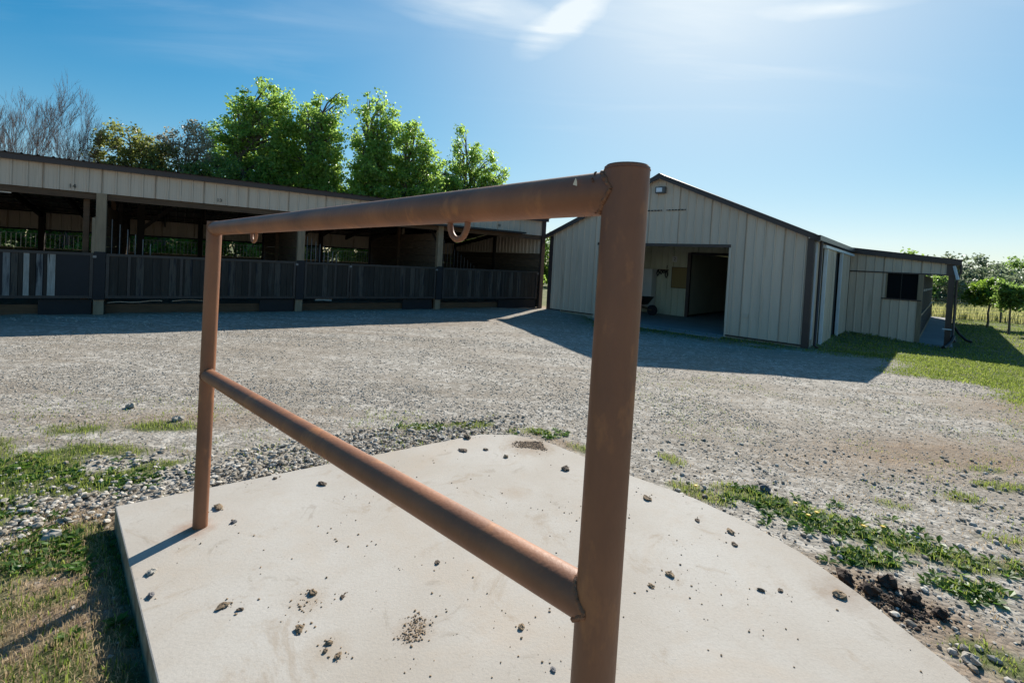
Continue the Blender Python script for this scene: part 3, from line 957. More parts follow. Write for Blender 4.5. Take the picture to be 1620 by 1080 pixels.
CL = [(-1.127, 1.971, .036, 'clod', 'brown crumbly clod on the slab left of the middle rail, nearest the left edge'),
      (-1.148, 3.066, .038, 'clod_dark', 'dark flat clod on the slab close to the ballast, left of the diagonal rail'),
      (-1.475, 3.108, .022, 'clod_dark', 'small dark clod by the far edge behind the far post'),
      (-1.611, 2.721, .050, 'clod', 'thin brown flake of dirt just behind the foot of the far post'),
      (-1.441, 2.584, .030, 'rock_dark', 'grey pebble right of the foot of the far post'),
      (-1.564, 2.147, .042, 'rock', 'pale angular pebble below the shadow of the far post'),
      (-1.458, 2.002, .030, 'rock_dark', 'grey triangular pebble near the left edge of the slab'),
      (-1.050, 1.955, .020, 'clod_dark', 'small dark crumb right of the brown clod on the left'),
      (-.800, 2.074, .030, 'clod', 'reddish brown clod upper one of the pair left of the slab centre'),
      (-.662, 2.060, .020, 'clod_dark', 'dark pea-sized clod above the centre of the slab front'),
      (-.626, 1.809, .024, 'clod', 'brown clod topmost of the three in a row at the bottom'),
      (-.624, 1.770, .020, 'clod', 'brown clod lowest of the three in a row at the bottom'),
      (-.570, 1.750, .022, 'clod', 'tan clod right of the three in a row at the bottom'),
      (-.765, 1.869, .030, 'clod', 'flat brown clod left of the three in a row'),
      (.118, 1.942, .026, 'clod', 'round brown clod left of the near post under the middle rail'),
      (.231, 1.741, .022, 'rock_dark', 'dark grey pointed stone beside the near post at the bottom'),
      (.335, 2.312, .028, 'clod', 'ragged brown clod left of the near post above the weld'),
      (.470, 3.498, .050, 'clod_dark', 'long dark clod left of the near post high on the slab'),
      (-.311, 3.732, .050, 'clod_dark', 'oval dark clod upper middle of the slab'),
      (-.130, 3.780, .036, 'clod_dark', 'round dark clod above and right of the oval one'),
      (.028, 3.656, .036, 'clod', 'grey brown clod left of the round patch hole'),
      (-.300, 4.000, .045, 'clod_dark', 'flat dark clod at the far tip of the slab'),
      (.961, 3.117, .046, 'clod', 'flat grey brown clod first right of the near post'),
      (1.199, 2.871, .028, 'clod_dark', 'dark clod near the curved right edge'),
      (1.353, 2.756, .034, 'clod', 'brown flake near the curved right edge'),
      (1.312, 2.634, .028, 'clod_dark', 'knobbly clod below the flake by the right edge'),
      (.856, 2.336, .030, 'clod', 'round tan clod right of the near post'),
      (.739, 2.243, .028, 'clod', 'reddish clod with a tail just right of the near post'),
      (1.267, 2.255, .022, 'clod_dark', 'left one of two dark crumbs in the middle right'),
      (1.362, 2.262, .022, 'clod_dark', 'right one of two dark crumbs in the middle right'),
      (1.640, 2.250, .050, 'clod', 'flat orange brown clod on the right edge beside the manure'),
      (-.290, 2.331, .028, 'clod_dark', 'slim dark clod below the middle rail')]
for (x, y, s_, mt, lb) in CL:
    lump('pebble' if mt.startswith('rock') else 'dirt_clod', mt, (x, y, .10), s_, random.uniform(.35, .6), lb, 'pebble' if mt.startswith('rock') else 'clod',
         'clods and pebbles on the slab', random.uniform(0, 3), random.uniform(1.1, 1.7))


def crumbs(name, label, pts, s0, s1, mat, zf):
    n_ = len(pts)
    s__ = s0 + (s1 - s0) * rng.random(n_) ** 3
    z = zf if not callable(zf) else zf(pts[:, 0], pts[:, 1])
    V, F = scatter_stones(np.stack([pts[:, 0], pts[:, 1], z + s__ * .2], -1), s__, True)
    return tag(np_mesh(name, V, F, mat), label, 'crumbs', kind='stuff')


pp = np.stack(samp(14000, -2.2, 1.9, 1.2, 4.2), -1)
dn = fbm(pp[:, 0], pp[:, 1], 2.5, 3)
pp = pp[(slab_dist(pp[:, 0], pp[:, 1]) < -.02) & (rng.random(len(pp)) < sstep(dn, .45, .75) * .30)]
cl2 = np.concatenate([np.array([x, y]) + rng.normal(size=(7, 2)) * .028 for (x, y, *_r) in CL])
cl3 = np.array([-.308, 1.918]) + rng.normal(size=(260, 2)) * np.array([.028, .030])
cl4 = np.array([-.33, 1.86]) + rng.normal(size=(120, 2)) * np.array([.022, .014])
cl5 = np.array([-.8, 2.0]) + rng.normal(size=(60, 2)) * .04
cl2 = cl2[slab_dist(cl2[:, 0], cl2[:, 1]) < -.01]
crumbs('dirt_crumbs', 'scattered crumbs of dry dirt on the slab', np.concatenate([pp, cl2, cl3, cl4, cl5]), .0015, .011, 'clod', .10)
# patch of soil lying at the slab's far tip
pt = np.array([.24, 3.93]) + rng.uniform(-1, 1, (4200, 2)) * [.26, .20]
pq = np.hypot((pt[:, 0] - .24) / .13, (pt[:, 1] - 3.93) / .10)
pt = pt[(rng.random(len(pt)) < np.clip(1.6 - pq, 0.02, 1)) & (pq < .55 + 1.1 * fbm(pt[:, 0], pt[:, 1], 8, 3)) & (slab_dist(pt[:, 0], pt[:, 1]) < .02)]
tag(crumbs('soil_patch', 'round patch of brown soil at the far tip of the slab', pt, .006, .016, 'pad_earth', .10), cat='soil')
for i, (x, y, s_, mt, lb) in enumerate([
        (.13, 4.23, .09, 'rock', 'large tan rock behind the round soil patch'), (.25, 4.24, .075, 'rock', 'tan rock right one behind the soil patch'),
        (-2.38, 2.52, .07, 'rock', 'pale yellowish stone beside the weeds at far left'), (-1.05, 3.62, .08, 'rock', 'brown tinted rock at the edge of the ballast heap'),
        (2.02, 2.92, .05, 'rock', 'pale rock at the right edge below the dandelions'), (1.98, 3.55, .07, 'rock_dark', 'dark grey rock lying behind the weeds'),
        (3.1, 2.55, .06, 'rock_dark', 'dark grey rock on the gravel at far right'), (2.05, 2.02, .06, 'rock', 'pale rock at bottom right of the slab'),
        (.93, 4.75, .05, 'rock_dark', 'dark stone on the gravel behind the near post'), (-3.6, 4.6, .08, 'rock', 'pale rock standing out left of the far post'),
        (-2.95, 4.32, .07, 'rock', 'tan rock in the dirt left of the far post')]):
    lump('rock', mt, (x, y, float(terrain(np.array([x]), np.array([y]))[0]) - .005), s_, .75, lb, 'rock', 'larger rocks around the slab', random.uniform(0, 3), 1.2)

for (x, y, s_, lb) in [(1.86, 2.52, .085, 'dark lump of manure hard against the slab edge, uppermost'), (1.93, 2.43, .075, 'dark lump of manure second down the slab edge'),
                       (2.07, 2.50, .085, 'dark lump of manure farthest out from the slab'), (2.10, 2.38, .075, 'black crumbling manure lump below the outermost one'),
                       (2.02, 2.32, .05, 'small manure lump between the others'), (2.16, 2.29, .06, 'lowest dark manure lump toward the bottom right'),
                       (1.99, 2.36, .05, 'small black manure lump in the middle of the heap')]:
    lump('manure_lump', 'manure', (x, y, float(terrain(np.array([x]), np.array([y]))[0]) - .004), s_, .75, lb, 'manure', 'manure lumps by the slab edge', random.uniform(0, 3), 1.2)
mp_ = np.array([2.0, 2.38]) + rng.normal(size=(700, 2)) * [.10, .09]
mp_ = mp_[slab_dist(mp_[:, 0], mp_[:, 1]) > .0]
crumbs('manure_crumbs', 'dark manure crumbs round the lumps by the slab edge', mp_, .006, .024, 'manure', lambda x, y: terrain(x, y))

# dandelions
for i, (x, y, lb) in enumerate([(1.40, 3.43, 'yellow dandelion by the slab edge, leftmost'), (2.02, 3.26, 'yellow dandelion in the middle of the weed bed, uppermost'),
                                (2.01, 3.10, 'yellow dandelion left one of the low pair'), (2.09, 3.14, 'yellow dandelion right one of the low pair'),
                                (2.29, 2.99, 'yellow dandelion right of the pair'), (2.42, 3.00, 'yellow dandelion farthest right in the weeds')]):
    z = float(terrain(np.array([x]), np.array([y]))[0])
    d_ = thing('dandelion', lb, 'flower', (x, y, z), 0, 'dandelions right of the slab')
    MB().tube([(0, 0, 0), (.004, 0, .03), (.006, 0, .055)], .0016, 5).build('stem', 'weed_leaf', d_)
    fl = MB()
    for k in range(14):
        a = 2 * math.pi * k / 14; r_ = .016 if k % 2 else .012
        fl.add([(.006, 0, .055), (.006 + math.cos(a - .2) * r_, math.sin(a - .2) * r_, .062), (.006 + math.cos(a + .2) * r_, math.sin(a + .2) * r_, .062)], [(0, 1, 2)])
    fl.tube([(.006, 0, .052), (.006, 0, .063)], [.006, .009], 8)
    fl.build('flower_head', 'petal', d_)


# ================================================================== metal siding
RP = .229   # rib pitch


def siding_sheet(s0, s1, zb, zt, fr, name, mat, parent, rib=.024, extra=()):
    """one rolled sheet: flats with raised ribs. fr maps (along, outward, z) to local coordinates; zb, zt are functions"""
    prof = []
    k0 = math.floor(s0 / RP)
    stations = [(s0, 0)]
    k = k0
    while k * RP < s1 + RP:
        c_ = k * RP
        for ds, h in ((-.026, 0), (-.010, rib), (.010, rib), (.026, 0)):
            stations.append((c_ + ds, h))
        for dm in (.075, .153):
            stations += [(c_ + dm - .008, 0), (c_ + dm, .004), (c_ + dm + .008, 0)]
        k += 1
    stations.append((s1, 0))
    for e_ in extra: stations.append((e_, 0))
    stations = sorted([p for p in stations if s0 - 1e-6 <= p[0] <= s1 + 1e-6])
    vs, fs = [], []
    for s__, h in stations:
        vs.append(fr(s__, h, zb(s__))); vs.append(fr(s__, h, zt(s__)))
    for i in range(len(stations) - 1):
        fs.append((2 * i, 2 * i + 2, 2 * i + 3, 2 * i + 1))
    return MB().add(vs, fs).build(name, mat, parent)


def siding_wall(s0, s1, zb, zt, fr, parent, mat='siding', name='siding_sheet', peak=None):
    W_ = RP * 4
    a = s0
    k = math.floor(s0 / W_ + 1e-6) + 1
    while a < s1 - .01:
        b_ = min(k * W_, s1)
        if b_ - a > .02:
            ex = (peak,) if peak is not None and a < peak < b_ else ()
            siding_sheet(a, b_, zb, zt, fr, name, mat, parent, extra=ex)
        a = b_; k += 1


def const(v): return lambda s__: v


# ================================================================== barn
BW = 7.943; RX = 3.97; HE = 2.60; HR = 4.33
barn = thing('barn', 'beige metal gabled barn with an open doorway and brown trim', 'barn', (BO[0], BO[1], 0), R(-42.107))
SET = 5.935     # where the lean-to starts
DEP = 22.5
LW = 2.62


def roofz(x):
    return HR - (HR - HE) * abs(x - RX) / RX


front = lambda s__, o_, z: (s__, -o_, z)
zt_f = lambda s__: roofz(s__) - .03
siding_wall(0.10, 1.93, const(.04), zt_f, front, barn)
siding_wall(1.93, 6.05, const(2.36), zt_f, front, barn, peak=RX)
siding_wall(6.05, 7.84, const(-.03), zt_f, front, barn)
# masonry footing
MB().box(0, 1.93, .01, .25, -.5, .06).build('footing', 'concrete_wall', barn)
MB().box(6.05, BW, .012, .25, -.5, -.02).build('footing', 'concrete_wall', barn)
# dark kick strip at the bottom of the sheets
MB().box(.1, 1.93, -.028, -.004, .015, .045).build('base_trim', 'trim_brown', barn)
MB().box(6.05, 7.84, -.028, -.004, -.065, -.030).build('base_trim', 'trim_brown', barn)
MB().box(1.93, 6.05, -.03, .02, 2.29, 2.37).build('door_head_trim', 'trim_brown', barn)
for x0, x1 in ((1.90, 1.96), (6.02, 6.08)):
    MB().box(x0, x1, -.026, .14, -.1, 2.288).build('door_jamb', 'siding', barn)
# corner trims
MB().box(-.02, .12, -.032, .05, -.05, HE - .05).build('corner_trim', 'trim_brown', barn)
MB().box(7.83, 7.97, -.032, -.002, -.10, HE - .04).build('corner_trim', 'trim_brown', barn)
MB().box(7.945, 7.975, 0, .14, -.10, HE - .04).build('corner_trim', 'trim_brown', barn)
# rake trims
for sx in (-1, 1):
    xa = RX; xb = RX + sx * (RX + .16)
    zb_ = HR - (HR - HE) * (RX + .16) / RX
    MB().add([(xa, -.17, HR + .07), (xb, -.17, zb_ + .07), (xb, -.17, zb_ - .07), (xa, -.17, HR - .075),
              (xa, -.13, HR + .07), (xb, -.13, zb_ + .07), (xb, -.13, zb_ - .07), (xa, -.13, HR - .075)],
             [(0, 1, 2, 3), (4, 7, 6, 5), (0, 4, 5, 1), (3, 2, 6, 7), (1, 5, 6, 2), (0, 3, 7, 4)]).build('rake_trim', 'trim_brown', barn)
    # soffit between wall and rake
    MB().add([(xa, -.13, HR - .04), (xb, -.13, zb_ - .04), (xb, .02, zb_ - .04), (xa, .02, HR - .04)], [(0, 1, 2, 3)]).build('soffit', 'siding', barn)


# ribbed roof sheets
def roof_sheets(parent, x0, z0, x1, z1, y0, y1, mat='roof_metal', name='roof_sheet', w=RP * 4, thick=True):
    """ribs run from (x0,z0) to (x1,z1); sheets laid side by side along y"""
    y = y0
    while y < y1 - .01:
        ye = min(y + w, y1)
        mb = MB(); st_ = []
        k = 0
        while y + k * RP < ye - 1e-6:
            c_ = y + k * RP
            st_ += [(c_, .02), (c_ + .02, .02), (c_ + .04, 0), (min(c_ + RP - .02, ye), 0)]
            k += 1
        st_.append((ye, .02))
        vs = []
        for yy, h in st_:
            vs += [(x0, yy, z0 + h), (x1, yy, z1 + h)]
        mb.add(vs, [(2 * i, 2 * i + 1, 2 * i + 3, 2 * i + 2) for i in range(len(st_) - 1)])
        mb.build(name, mat, parent)
        y = ye


roof_sheets(barn, RX, HR + .05, -.17, HR - (HR - HE) * (RX + .17) / RX + .05, -.17, DEP)
roof_sheets(barn, RX, HR + .05, BW + .17, HR - (HR - HE) * (RX + .17) / RX + .05, -.17, SET)
roof_sheets(barn, RX, HR + .05, BW, HE + .05, SET, DEP)
MB().add([(RX - .18, -.18, HR - .01), (RX, -.18, HR + .085), (RX + .18, -.18, HR - .01), (RX - .18, DEP, HR - .01 + .03), (RX, DEP, HR + .085), (RX + .18, DEP, HR + .02)],
         [(0, 1, 4, 3), (1, 2, 5, 4)]).build('ridge_cap', 'roof_metal', barn)
# left wall, rear wall and right wall
leftw = lambda s__, o_, z: (-o_, s__, z)
rightw = lambda s__, o_, z: (BW + o_, s__, z)
rearw = lambda s__, o_, z: (s__, DEP + o_, z)
MB().add([(0, 0, -.3), (0, DEP, -.3), (0, DEP, HE), (0, 0, HE)], [(0, 1, 2, 3)]).build('side_wall', 'siding', barn)
MB().add([(0, DEP, -.3), (BW, DEP, -.3), (BW, DEP, HE), (RX, DEP, HR), (0, DEP, HE)], [(0, 1, 2, 3, 4)]).build('rear_wall', 'siding', barn)
# right wall: corner to sliding doors
siding_wall(.14, 1.15, const(-.15), const(HE - .06), rightw, barn)
siding_wall(5.2, SET, const(-.22), const(HE - .06), rightw, barn)
siding_wall(1.15, 5.2, const(2.36), const(HE - .06), rightw, barn)
MB().add([(BW, SET, -.3), (BW, DEP, -.3), (BW, DEP, HE), (BW, SET, HE)], [(0, 1, 2, 3)]).build('side_wall', 'dark_wood', barn)
MB().box(BW + .01, BW + .17, -.17, SET - .02, HE - .10, HE + .02).build('eave_trim', 'trim_brown', barn)
# door track and the two sliding doors, left half open
MB().box(BW + .02, BW + .15, .75, 5.68, 2.37, 2.44).build('door_track', 'white_metal', barn)
MB().box(BW - .03, BW + .01, 2.2, 3.8, -.2, 2.36).build('doorway_shade_panel', 'dark_interior', barn)  # dark panel across the open gap, the shade inside put into its colour
slide = lambda s__, o_, z: (BW + .10 + o_ * .5, s__, z)


def sliding_door(y0, y1):
    d_ = MB().box(BW + .06, BW + .10, y0 + .05, y1, -.17, 2.37).build('sliding_door', 'siding', barn)
    e_ = MB().box(BW + .052, BW + .125, y0 - .03, y0 + .06, -.18, 2.375).build('door_edge', 'white_metal', d_)
    for k in range(5):
        yy = y0 + .06 + (k + .5) * (y1 - y0 - .08) / 5
        siding_sheet(yy - .11, min(yy + .11, y1), const(-.16), const(2.36), slide, 'door_sheet', 'siding', d_)
    MB().box(BW + .105, BW + .118, y0 + .10, y0 + .13, .95, 1.10).build('handle', 'black', d_)


sliding_door(1.15, 2.57); sliding_door(3.56, 5.18)
# downspout near the front corner
MB().tube([(BW + .11, .35, HE - .1), (BW + .11, .35, -.05), (BW + .2, .30, -.1)], .035, 8).build('downspout', 'trim_brown', barn)
MB().box(BW + .02, BW + .06, .18, .22, .1, HE - .12).build('conduit', 'white_metal', barn)  # added white strip, painted for the light between corner trim and downspout

# gable details
lb_ = MB().box(3.86, 4.16, -.15, -.022, 3.83, 4.02).build('flood_light', 'lamp_body', barn, bevel=.012)
MB().box(3.90, 4.08, -.157, -.150, 3.865, 3.985).build('lamp_lens', 'lamp_lens', lb_)
for (x0, x1) in ((3.45, 4.06), (4.20, 4.77)):
    v_ = MB().box(x0, x1, -.034, -.020, 3.325, 3.355).build('gable_vent', 'black', barn)
    for k in range(6):
        xx = x0 + (k + .5) * (x1 - x0) / 6
        MB().box(xx - .014, xx + .014, -.040, -.034, 3.330, 3.350).build('vent_clip', 'siding', v_)
MB().box(6.50, 6.60, -.045, -.020, .47, .58).build('outlet_box', 'siding', barn, bevel=.005)
# conduit on the left, bent at the top
MB().tube([(.60, -.035, -.18), (.60, -.035, .9), (.58, -.036, 2.0), (.57, -.036, 2.42), (.53, -.036, 2.47), (.48, -.036, 2.46)], .010, 6).build('conduit', 'siding', barn)

# inside: floor, partition wall with sheeting, doorway, ceiling
MB().box(.1, BW - .1, .02, 12, -.25, -.075).build('floor_slab', 'concrete_floor', barn)
MB().box(1.93, 6.05, -.45, .02, -.25, -.085).build('apron', 'concrete_floor', barn)
inner = lambda s__, o_, z: (s__, 4.0 - o_, z)
siding_wall(.1, 3.32, const(-.07), const(2.5), inner, barn, 'inner_siding', 'inner_sheet')
siding_wall(3.32, 7.8, const(2.28), const(2.5), inner, barn, 'inner_siding', 'inner_sheet')
MB().box(3.30, 3.42, 3.93, 4.05, -.08, 2.28).build('inner_door_frame', 'trim_brown', barn)
MB().box(3.42, 5.3, 3.93, 4.05, 2.20, 2.29).build('inner_door_frame', 'dark_interior', barn)
MB().box(4.7, 7.8, 3.98, 4.05, -.08, 2.2).build('inner_wall', 'inner_siding', barn)
MB().add([(3.42, 4.05, 0), (3.42, 9, 0), (3.42, 9, 2.28), (3.42, 4.05, 2.28)], [(0, 1, 2, 3)]).build('passage_wall', 'inner_siding', barn)
MB().box(3.3, 6.6, 9, 9.1, -.1, 2.5).build('passage_end', 'inner_siding', barn)
MB().add([(6.6, 4.05, 0), (6.6, 9, 0), (6.6, 9, 2.28), (6.6, 4.05, 2.28)], [(0, 1, 2, 3)]).build('passage_wall', 'inner_siding', barn)
MB().box(.05, BW - .05, .05, 9.2, 2.5, 2.54).build('ceiling', 'inner_siding', barn)
MB().box(.06, .08, .05, 4, -.1, 2.5).build('inner_wall', 'inner_siding', barn)
MB().box(BW - .08, BW - .06, .05, 1.0, -.1, 2.36).build('inner_wall', 'inner_siding', barn)
MB().box(3.9, 4.25, 8.9, 8.99, -.05, 1.9).build('locker', 'black', barn)
MB().box(4.75, 5.05, 8.8, 8.99, -.05, 1.7).build('locker', 'black', barn)

# things inside the barn
BR = R(-42.107)


def bw(x, y, z=0.0):
    return (BO[0] + BF[0] * x + BB[0] * y, BO[1] + BF[1] * x + BB[1] * y, z)


fr_ = thing('cabinet', 'tall pale cabinet against the inner wall of the barn', 'cabinet', bw(1.72, 3.55, -.07), BR)
MB().box(-.42, .42, 0, .38, .25, 1.68).build('cabinet_body', 'cabinet', fr_, bevel=.01)
MB().box(-.40, -.005, -.02, 0, .28, 1.66).build('cabinet_door', 'cabinet', fr_)
MB().box(.005, .40, -.02, 0, .28, 1.66).build('cabinet_door', 'cabinet', fr_)
for sx in (-.38, .38):
    for yy in (.04, .34): MB().box(sx - .02, sx + .02, yy - .02, yy + .02, 0, .25).build('leg', 'black', fr_)
ck = thing('notice_board', 'brown cork notice board on the inner barn wall', 'board', bw(3.04, 3.955, 1.34), BR)
MB().box(-.30, .28, 0, .02, -.37, .37).build('cork_panel', 'cork', ck)
for (a, b_, c_, d_) in ((-.32, .30, .37, .39), (-.32, .30, -.39, -.37), (-.32, -.30, -.37, .37), (.28, .30, -.37, .37)):
    MB().box(a, b_, -.008, .02, c_, d_).build('board_frame', 'brown_wood', ck)
hk = thing('halter_rack', 'dark halters hanging from hooks between cabinet and notice board', 'halters', bw(2.37, 3.95, 1.6), BR)
MB().box(-.22, .22, 0, .02, -.02, .02).build('rack_board', 'brown_wood', hk)
for k, (xx, ln_) in enumerate(((-.18, .24), (-.05, .16), (.06, .12), (.16, .30))):
    MB().tube([(xx, -.02, 0), (xx - .05, -.03, -ln_ * .6), (xx, -.035, -ln_), (xx + .05, -.03, -ln_ * .6), (xx + .01, -.02, 0)], .022, 6).build('halter', 'black', hk)
MB().tube([(.16, -.02, .05), (.17, -.03, .18)], .015, 6).build('hook', 'black', hk)
sg = thing('number_sign', 'small white sign with the number 2 above the notice board', 'sign', bw(2.80, 3.965, 2.02), BR)
MB().box(-.09, .09, 0, .012, -.10, .10).build('sign_plate', 'cabinet', sg)


def text_obj(s, size, mat, parent, loc, name='lettering', ext=.003):
    cu = bpy.data.curves.new(name, 'FONT'); cu.body = s; cu.size = size; cu.extrude = ext
    cu.align_x = 'CENTER'; cu.align_y = 'CENTER'
    o = bpy.data.objects.new('tmp', cu); C.objects.link(o)
    dg = bpy.context.evaluated_depsgraph_get()
    me = bpy.data.meshes.new_from_object(o.evaluated_get(dg))
    bpy.data.objects.remove(o)
    me.materials.clear(); me.materials.append(MATS[mat])
    t = bpy.data.objects.new(name, me); C.objects.link(t)
    t.parent = parent; t.location = loc; t.rotation_euler = (R(90), 0, 0)
    return t


text_obj('2', .17, 'number_paint', sg, (0, -.003, 0))

wb = thing('wheelbarrow', 'black wheelbarrow standing just inside the barn doorway', 'wheelbarrow', bw(1.85, 3.05, -.075), BR)
tray = MB()
tray.add([(-.55, -.28, .36), (.30, -.28, .36), (.30, .28, .36), (-.55, .28, .36), (-.75, -.36, .62), (.50, -.36, .66), (.50, .36, .66), (-.75, .36, .62)],
         [(0, 1, 2, 3), (0, 4, 5, 1), (1, 5, 6, 2), (2, 6, 7, 3), (3, 7, 4, 0)])
tray.build('tray', 'black', wb)
for sy in (-.25, .25):
    MB().tube([(.62, sy * .2, .19), (-.3, sy, .34), (-1.15, sy * 1.1, .62)], .017, 8).build('handle', 'brown_wood', wb)
    MB().tube([(-.35, sy, .33), (-.42, sy, 0)], .014, 6).build('leg', 'black', wb)
whl = MB().tube([(.62, -.04, .19), (.62, .04, .19)], .19, 20).build('wheel', 'rubber', wb)

# ------------------------------------------------------------------ lean-to on the barn's right
lt = thing('lean_to', 'low beige lean-to with an open aisle joined to the right side of the barn', 'lean-to', (BO[0] + BF[0] * BW + BB[0] * SET, BO[1] + BF[1] * BW + BB[1] * SET, 0), BR)
LD = DEP - SET
zt_l = lambda s__: 2.58 - .105 * s__
siding_wall(.02, 1.0, const(-.22), const(1.885), front, lt)
siding_wall(1.0, 1.78, const(-.22), const(1.08), front, lt)
siding_wall(.02, 2.56, const(1.92), lambda s__: 2.54 - .10 * s__, front, lt)
MB().box(0, 2.56, -.035, .0, 1.885, 1.925).build('belt_trim', 'trim_brown', lt)
MB().box(.90, 1.88, -.05, .0, 1.06, 1.10).build('window_sill', 'trim_brown', lt)
wf = MB().box(.985, 1.80, .06, .09, 1.09, 1.89).build('window', 'opening_shade', lt)  # flat black sheet, painted for the shade inside the open window
MB().box(.985, 1.02, -.02, .06, 1.09, 1.89).build('window_frame', 'post_wood', wf)
MB().box(1.77, 1.80, -.02, .06, 1.09, 1.89).build('window_frame', 'post_wood', wf)
MB().box(1.36, 1.38, .04, .06, 1.09, 1.89).build('window_bar', 'black', wf)
MB().box(1.785, 1.90, -.025, .09, -.20, 1.885).build('corner_post', 'post_wood', lt)
# front rake trim and roof
MB().add([(-.02, -.13, 2.66), (2.70, -.13, 2.36), (2.70, -.13, 2.20), (-.02, -.13, 2.50),
          (-.02, -.03, 2.66), (2.70, -.03, 2.36), (2.70, -.03, 2.20), (-.02, -.03, 2.50)],
         [(0, 1, 2, 3), (4, 7, 6, 5), (0, 4, 5, 1), (3, 2, 6, 7), (1, 5, 6, 2), (0, 3, 7, 4)]).build('rake_trim', 'trim_brown', lt)
roof_sheets(lt, 0, HE + .06, 2.74, 2.345, -.14, LD)
MB().box(2.40, 2.62, -.03, .04, 1.90, 2.22).build('end_cap', 'trim_brown', lt)
MB().box(2.62, 2.72, -.10, LD, 2.22, 2.335).build('gutter', 'trim_brown', lt)
# posts carrying the outer edge
for k in range(7):
    y = .02 + k * 2.72
    MB().box(2.46, 2.60, y, y + .14, -.24, 2.22 if k else 1.9).build('post', 'post_wood' if k else 'trim_brown', lt)
MB().box(2.50, 2.56, .10, LD, 2.0, 2.22).build('beam', 'dark_wood', lt)
for k in range(9):
    y = 1.0 + k * 1.8
    MB().bar((.05, y, 2.52), (2.60, y, 2.22), .05, .14).build('rafter', 'dark_wood', lt)
MB().box(1.84, 2.66, -.02, LD + .1, -.45, -.20).build('aisle_floor', 'concrete_floor', lt)
# stall fronts along the inner side of the aisle
for k in range(7):
    y = .12 + k * 2.30
    f_ = MB().box(1.80, 1.84, y, y + 2.26, .62, 1.9).build('stall_front', 'dark_wood', lt)
    MB().box(1.79, 1.83, y, y + 2.26, -.15, .60).build('stall_board', 'dark_interior', f_)
    MB().box(1.84, 1.88, y, y + 2.26, .58, .64).build('rail', 'galv', f_)
    MB().box(1.84, 1.88, y, y + 2.26, -.16, -.06).build('rail', 'post_wood', f_)
    for j in range(3):
        y0 = y + j * .75
        MB().bar((1.862, y0, -.06), (1.862, y0 + .37, .58), .03, .03).build('brace', 'galv', f_)
        MB().bar((1.867, y0 + .74, -.06), (1.867, y0 + .37, .58), .03, .03).build('brace', 'galv', f_)
    MB().box(1.842, 1.852, y + .4, y + .62, 1.34, 1.42).build('name_plate', 'strip_white', f_)
    MB().box(1.842, 1.852, y + 1.4, y + 1.62, 1.34, 1.42).build('name_plate', 'strip_white', f_)
MB().box(.02, 1.8, 2.0, 2.05, -.2, 2.3).build('stall_divider', 'dark_interior', lt)
# downspout and drain hose at the outer corner
ds = MB().tube([(2.70, -.04, 2.24), (2.72, -.05, 2.0), (2.64, -.05, 1.82), (2.64, -.05, 1.0), (2.64, -.05, .12), (2.70, -.15, -.05)], .030, 8)
ds.build('downspout', 'trim_brown', lt)
MB().bar((2.56, -.06, 2.18), (2.66, -.10, 1.78), .05, .06).build('bracket', 'white_metal', lt)
hs = MB().tube([tuple(v) for v in [(2.66, -.1, .10), (2.62, -.35, -.02), (2.50, -.62, -.17), (2.46, -.85, -.19)]], .05, 8).build('drain_pipe', 'black', lt)
h2 = MB().tube([(2.68, 1.6, .30), (2.80, 1.65, .08), (2.98, 1.65, -.10), (3.12, 1.62, -.14)], .04, 8).build('drain_pipe', 'black', lt)
MB().box(2.40, 2.62, -.06, -.03, .28, .31).build('chain', 'white_metal', lt)

# ================================================================== stall shed
SR = R(34.904); BAY = 4.010
shed = thing('stall_shed', 'long open-fronted horse stall shed with beige fascia and dark gates', 'shed', (SO[0], SO[1], 0), SR)
SL, SRt, SD = -12.2, 12.10, 6.6


def shz(y): return 3.16 - (3.16 - 2.30) * y / SD


siding_wall(SL, SRt - .12, const(2.575), const(3.10), front, shed)
MB().box(SL, SRt + .06, -.14, -.035, 3.075, 3.185).build('fascia_trim', 'trim_brown', shed)
MB().box(SRt - .13, SRt + .02, -.05, .04, -.05, 3.08).build('corner_trim', 'trim_brown', shed)
# roof: ribs run front to back, ends peep over the trim
x = SL
while x < SRt + .05:
    xe = min(x + RP * 4, SRt + .08)
    st_ = []; k = 0
    while x + k * RP < xe - 1e-6:
        c_ = x + k * RP
        st_ += [(c_, .022), (c_ + .02, .022), (c_ + .04, 0), (min(c_ + RP - .02, xe), 0)]; k += 1
    st_.append((xe, .022)); vs = []
    for xx, h in st_: vs += [(xx, -.20, 3.192 + h), (xx, SD + .25, shz(SD) + .03 + h)]
    MB().add(vs, [(2 * i, 2 * i + 1, 2 * i + 3, 2 * i + 2) for i in range(len(st_) - 1)]).build('roof_sheet', 'roof_metal', shed)
    x = xe
# header beam behind the fascia
MB().box(SL, SRt - .12, .02, .08, 2.44, 2.66).build('header_beam', 'brown_wood', shed)
# front posts
for k in range(-3, 4):
    x = k * BAY
    MB().box(x - .085, x + .085, -.02, .13, -.05, 2.575 if k < 3 else 2.5).build('post', 'post_wood', shed) if k < 3 else None
for k in range(-3, 3):
    MB().box(k * BAY - .095, k * BAY + .10, -.05, -.022, .30, 1.33).build('post_guard', 'rubber', shed)
MB().box(-.31, -.21, .18, .28, 0, 2.44).build('post', 'brown_wood', shed)
MB().box(-.14, -.085, -.03, .02, 1.25, 2.05).build('post_board', 'post_wood', shed)
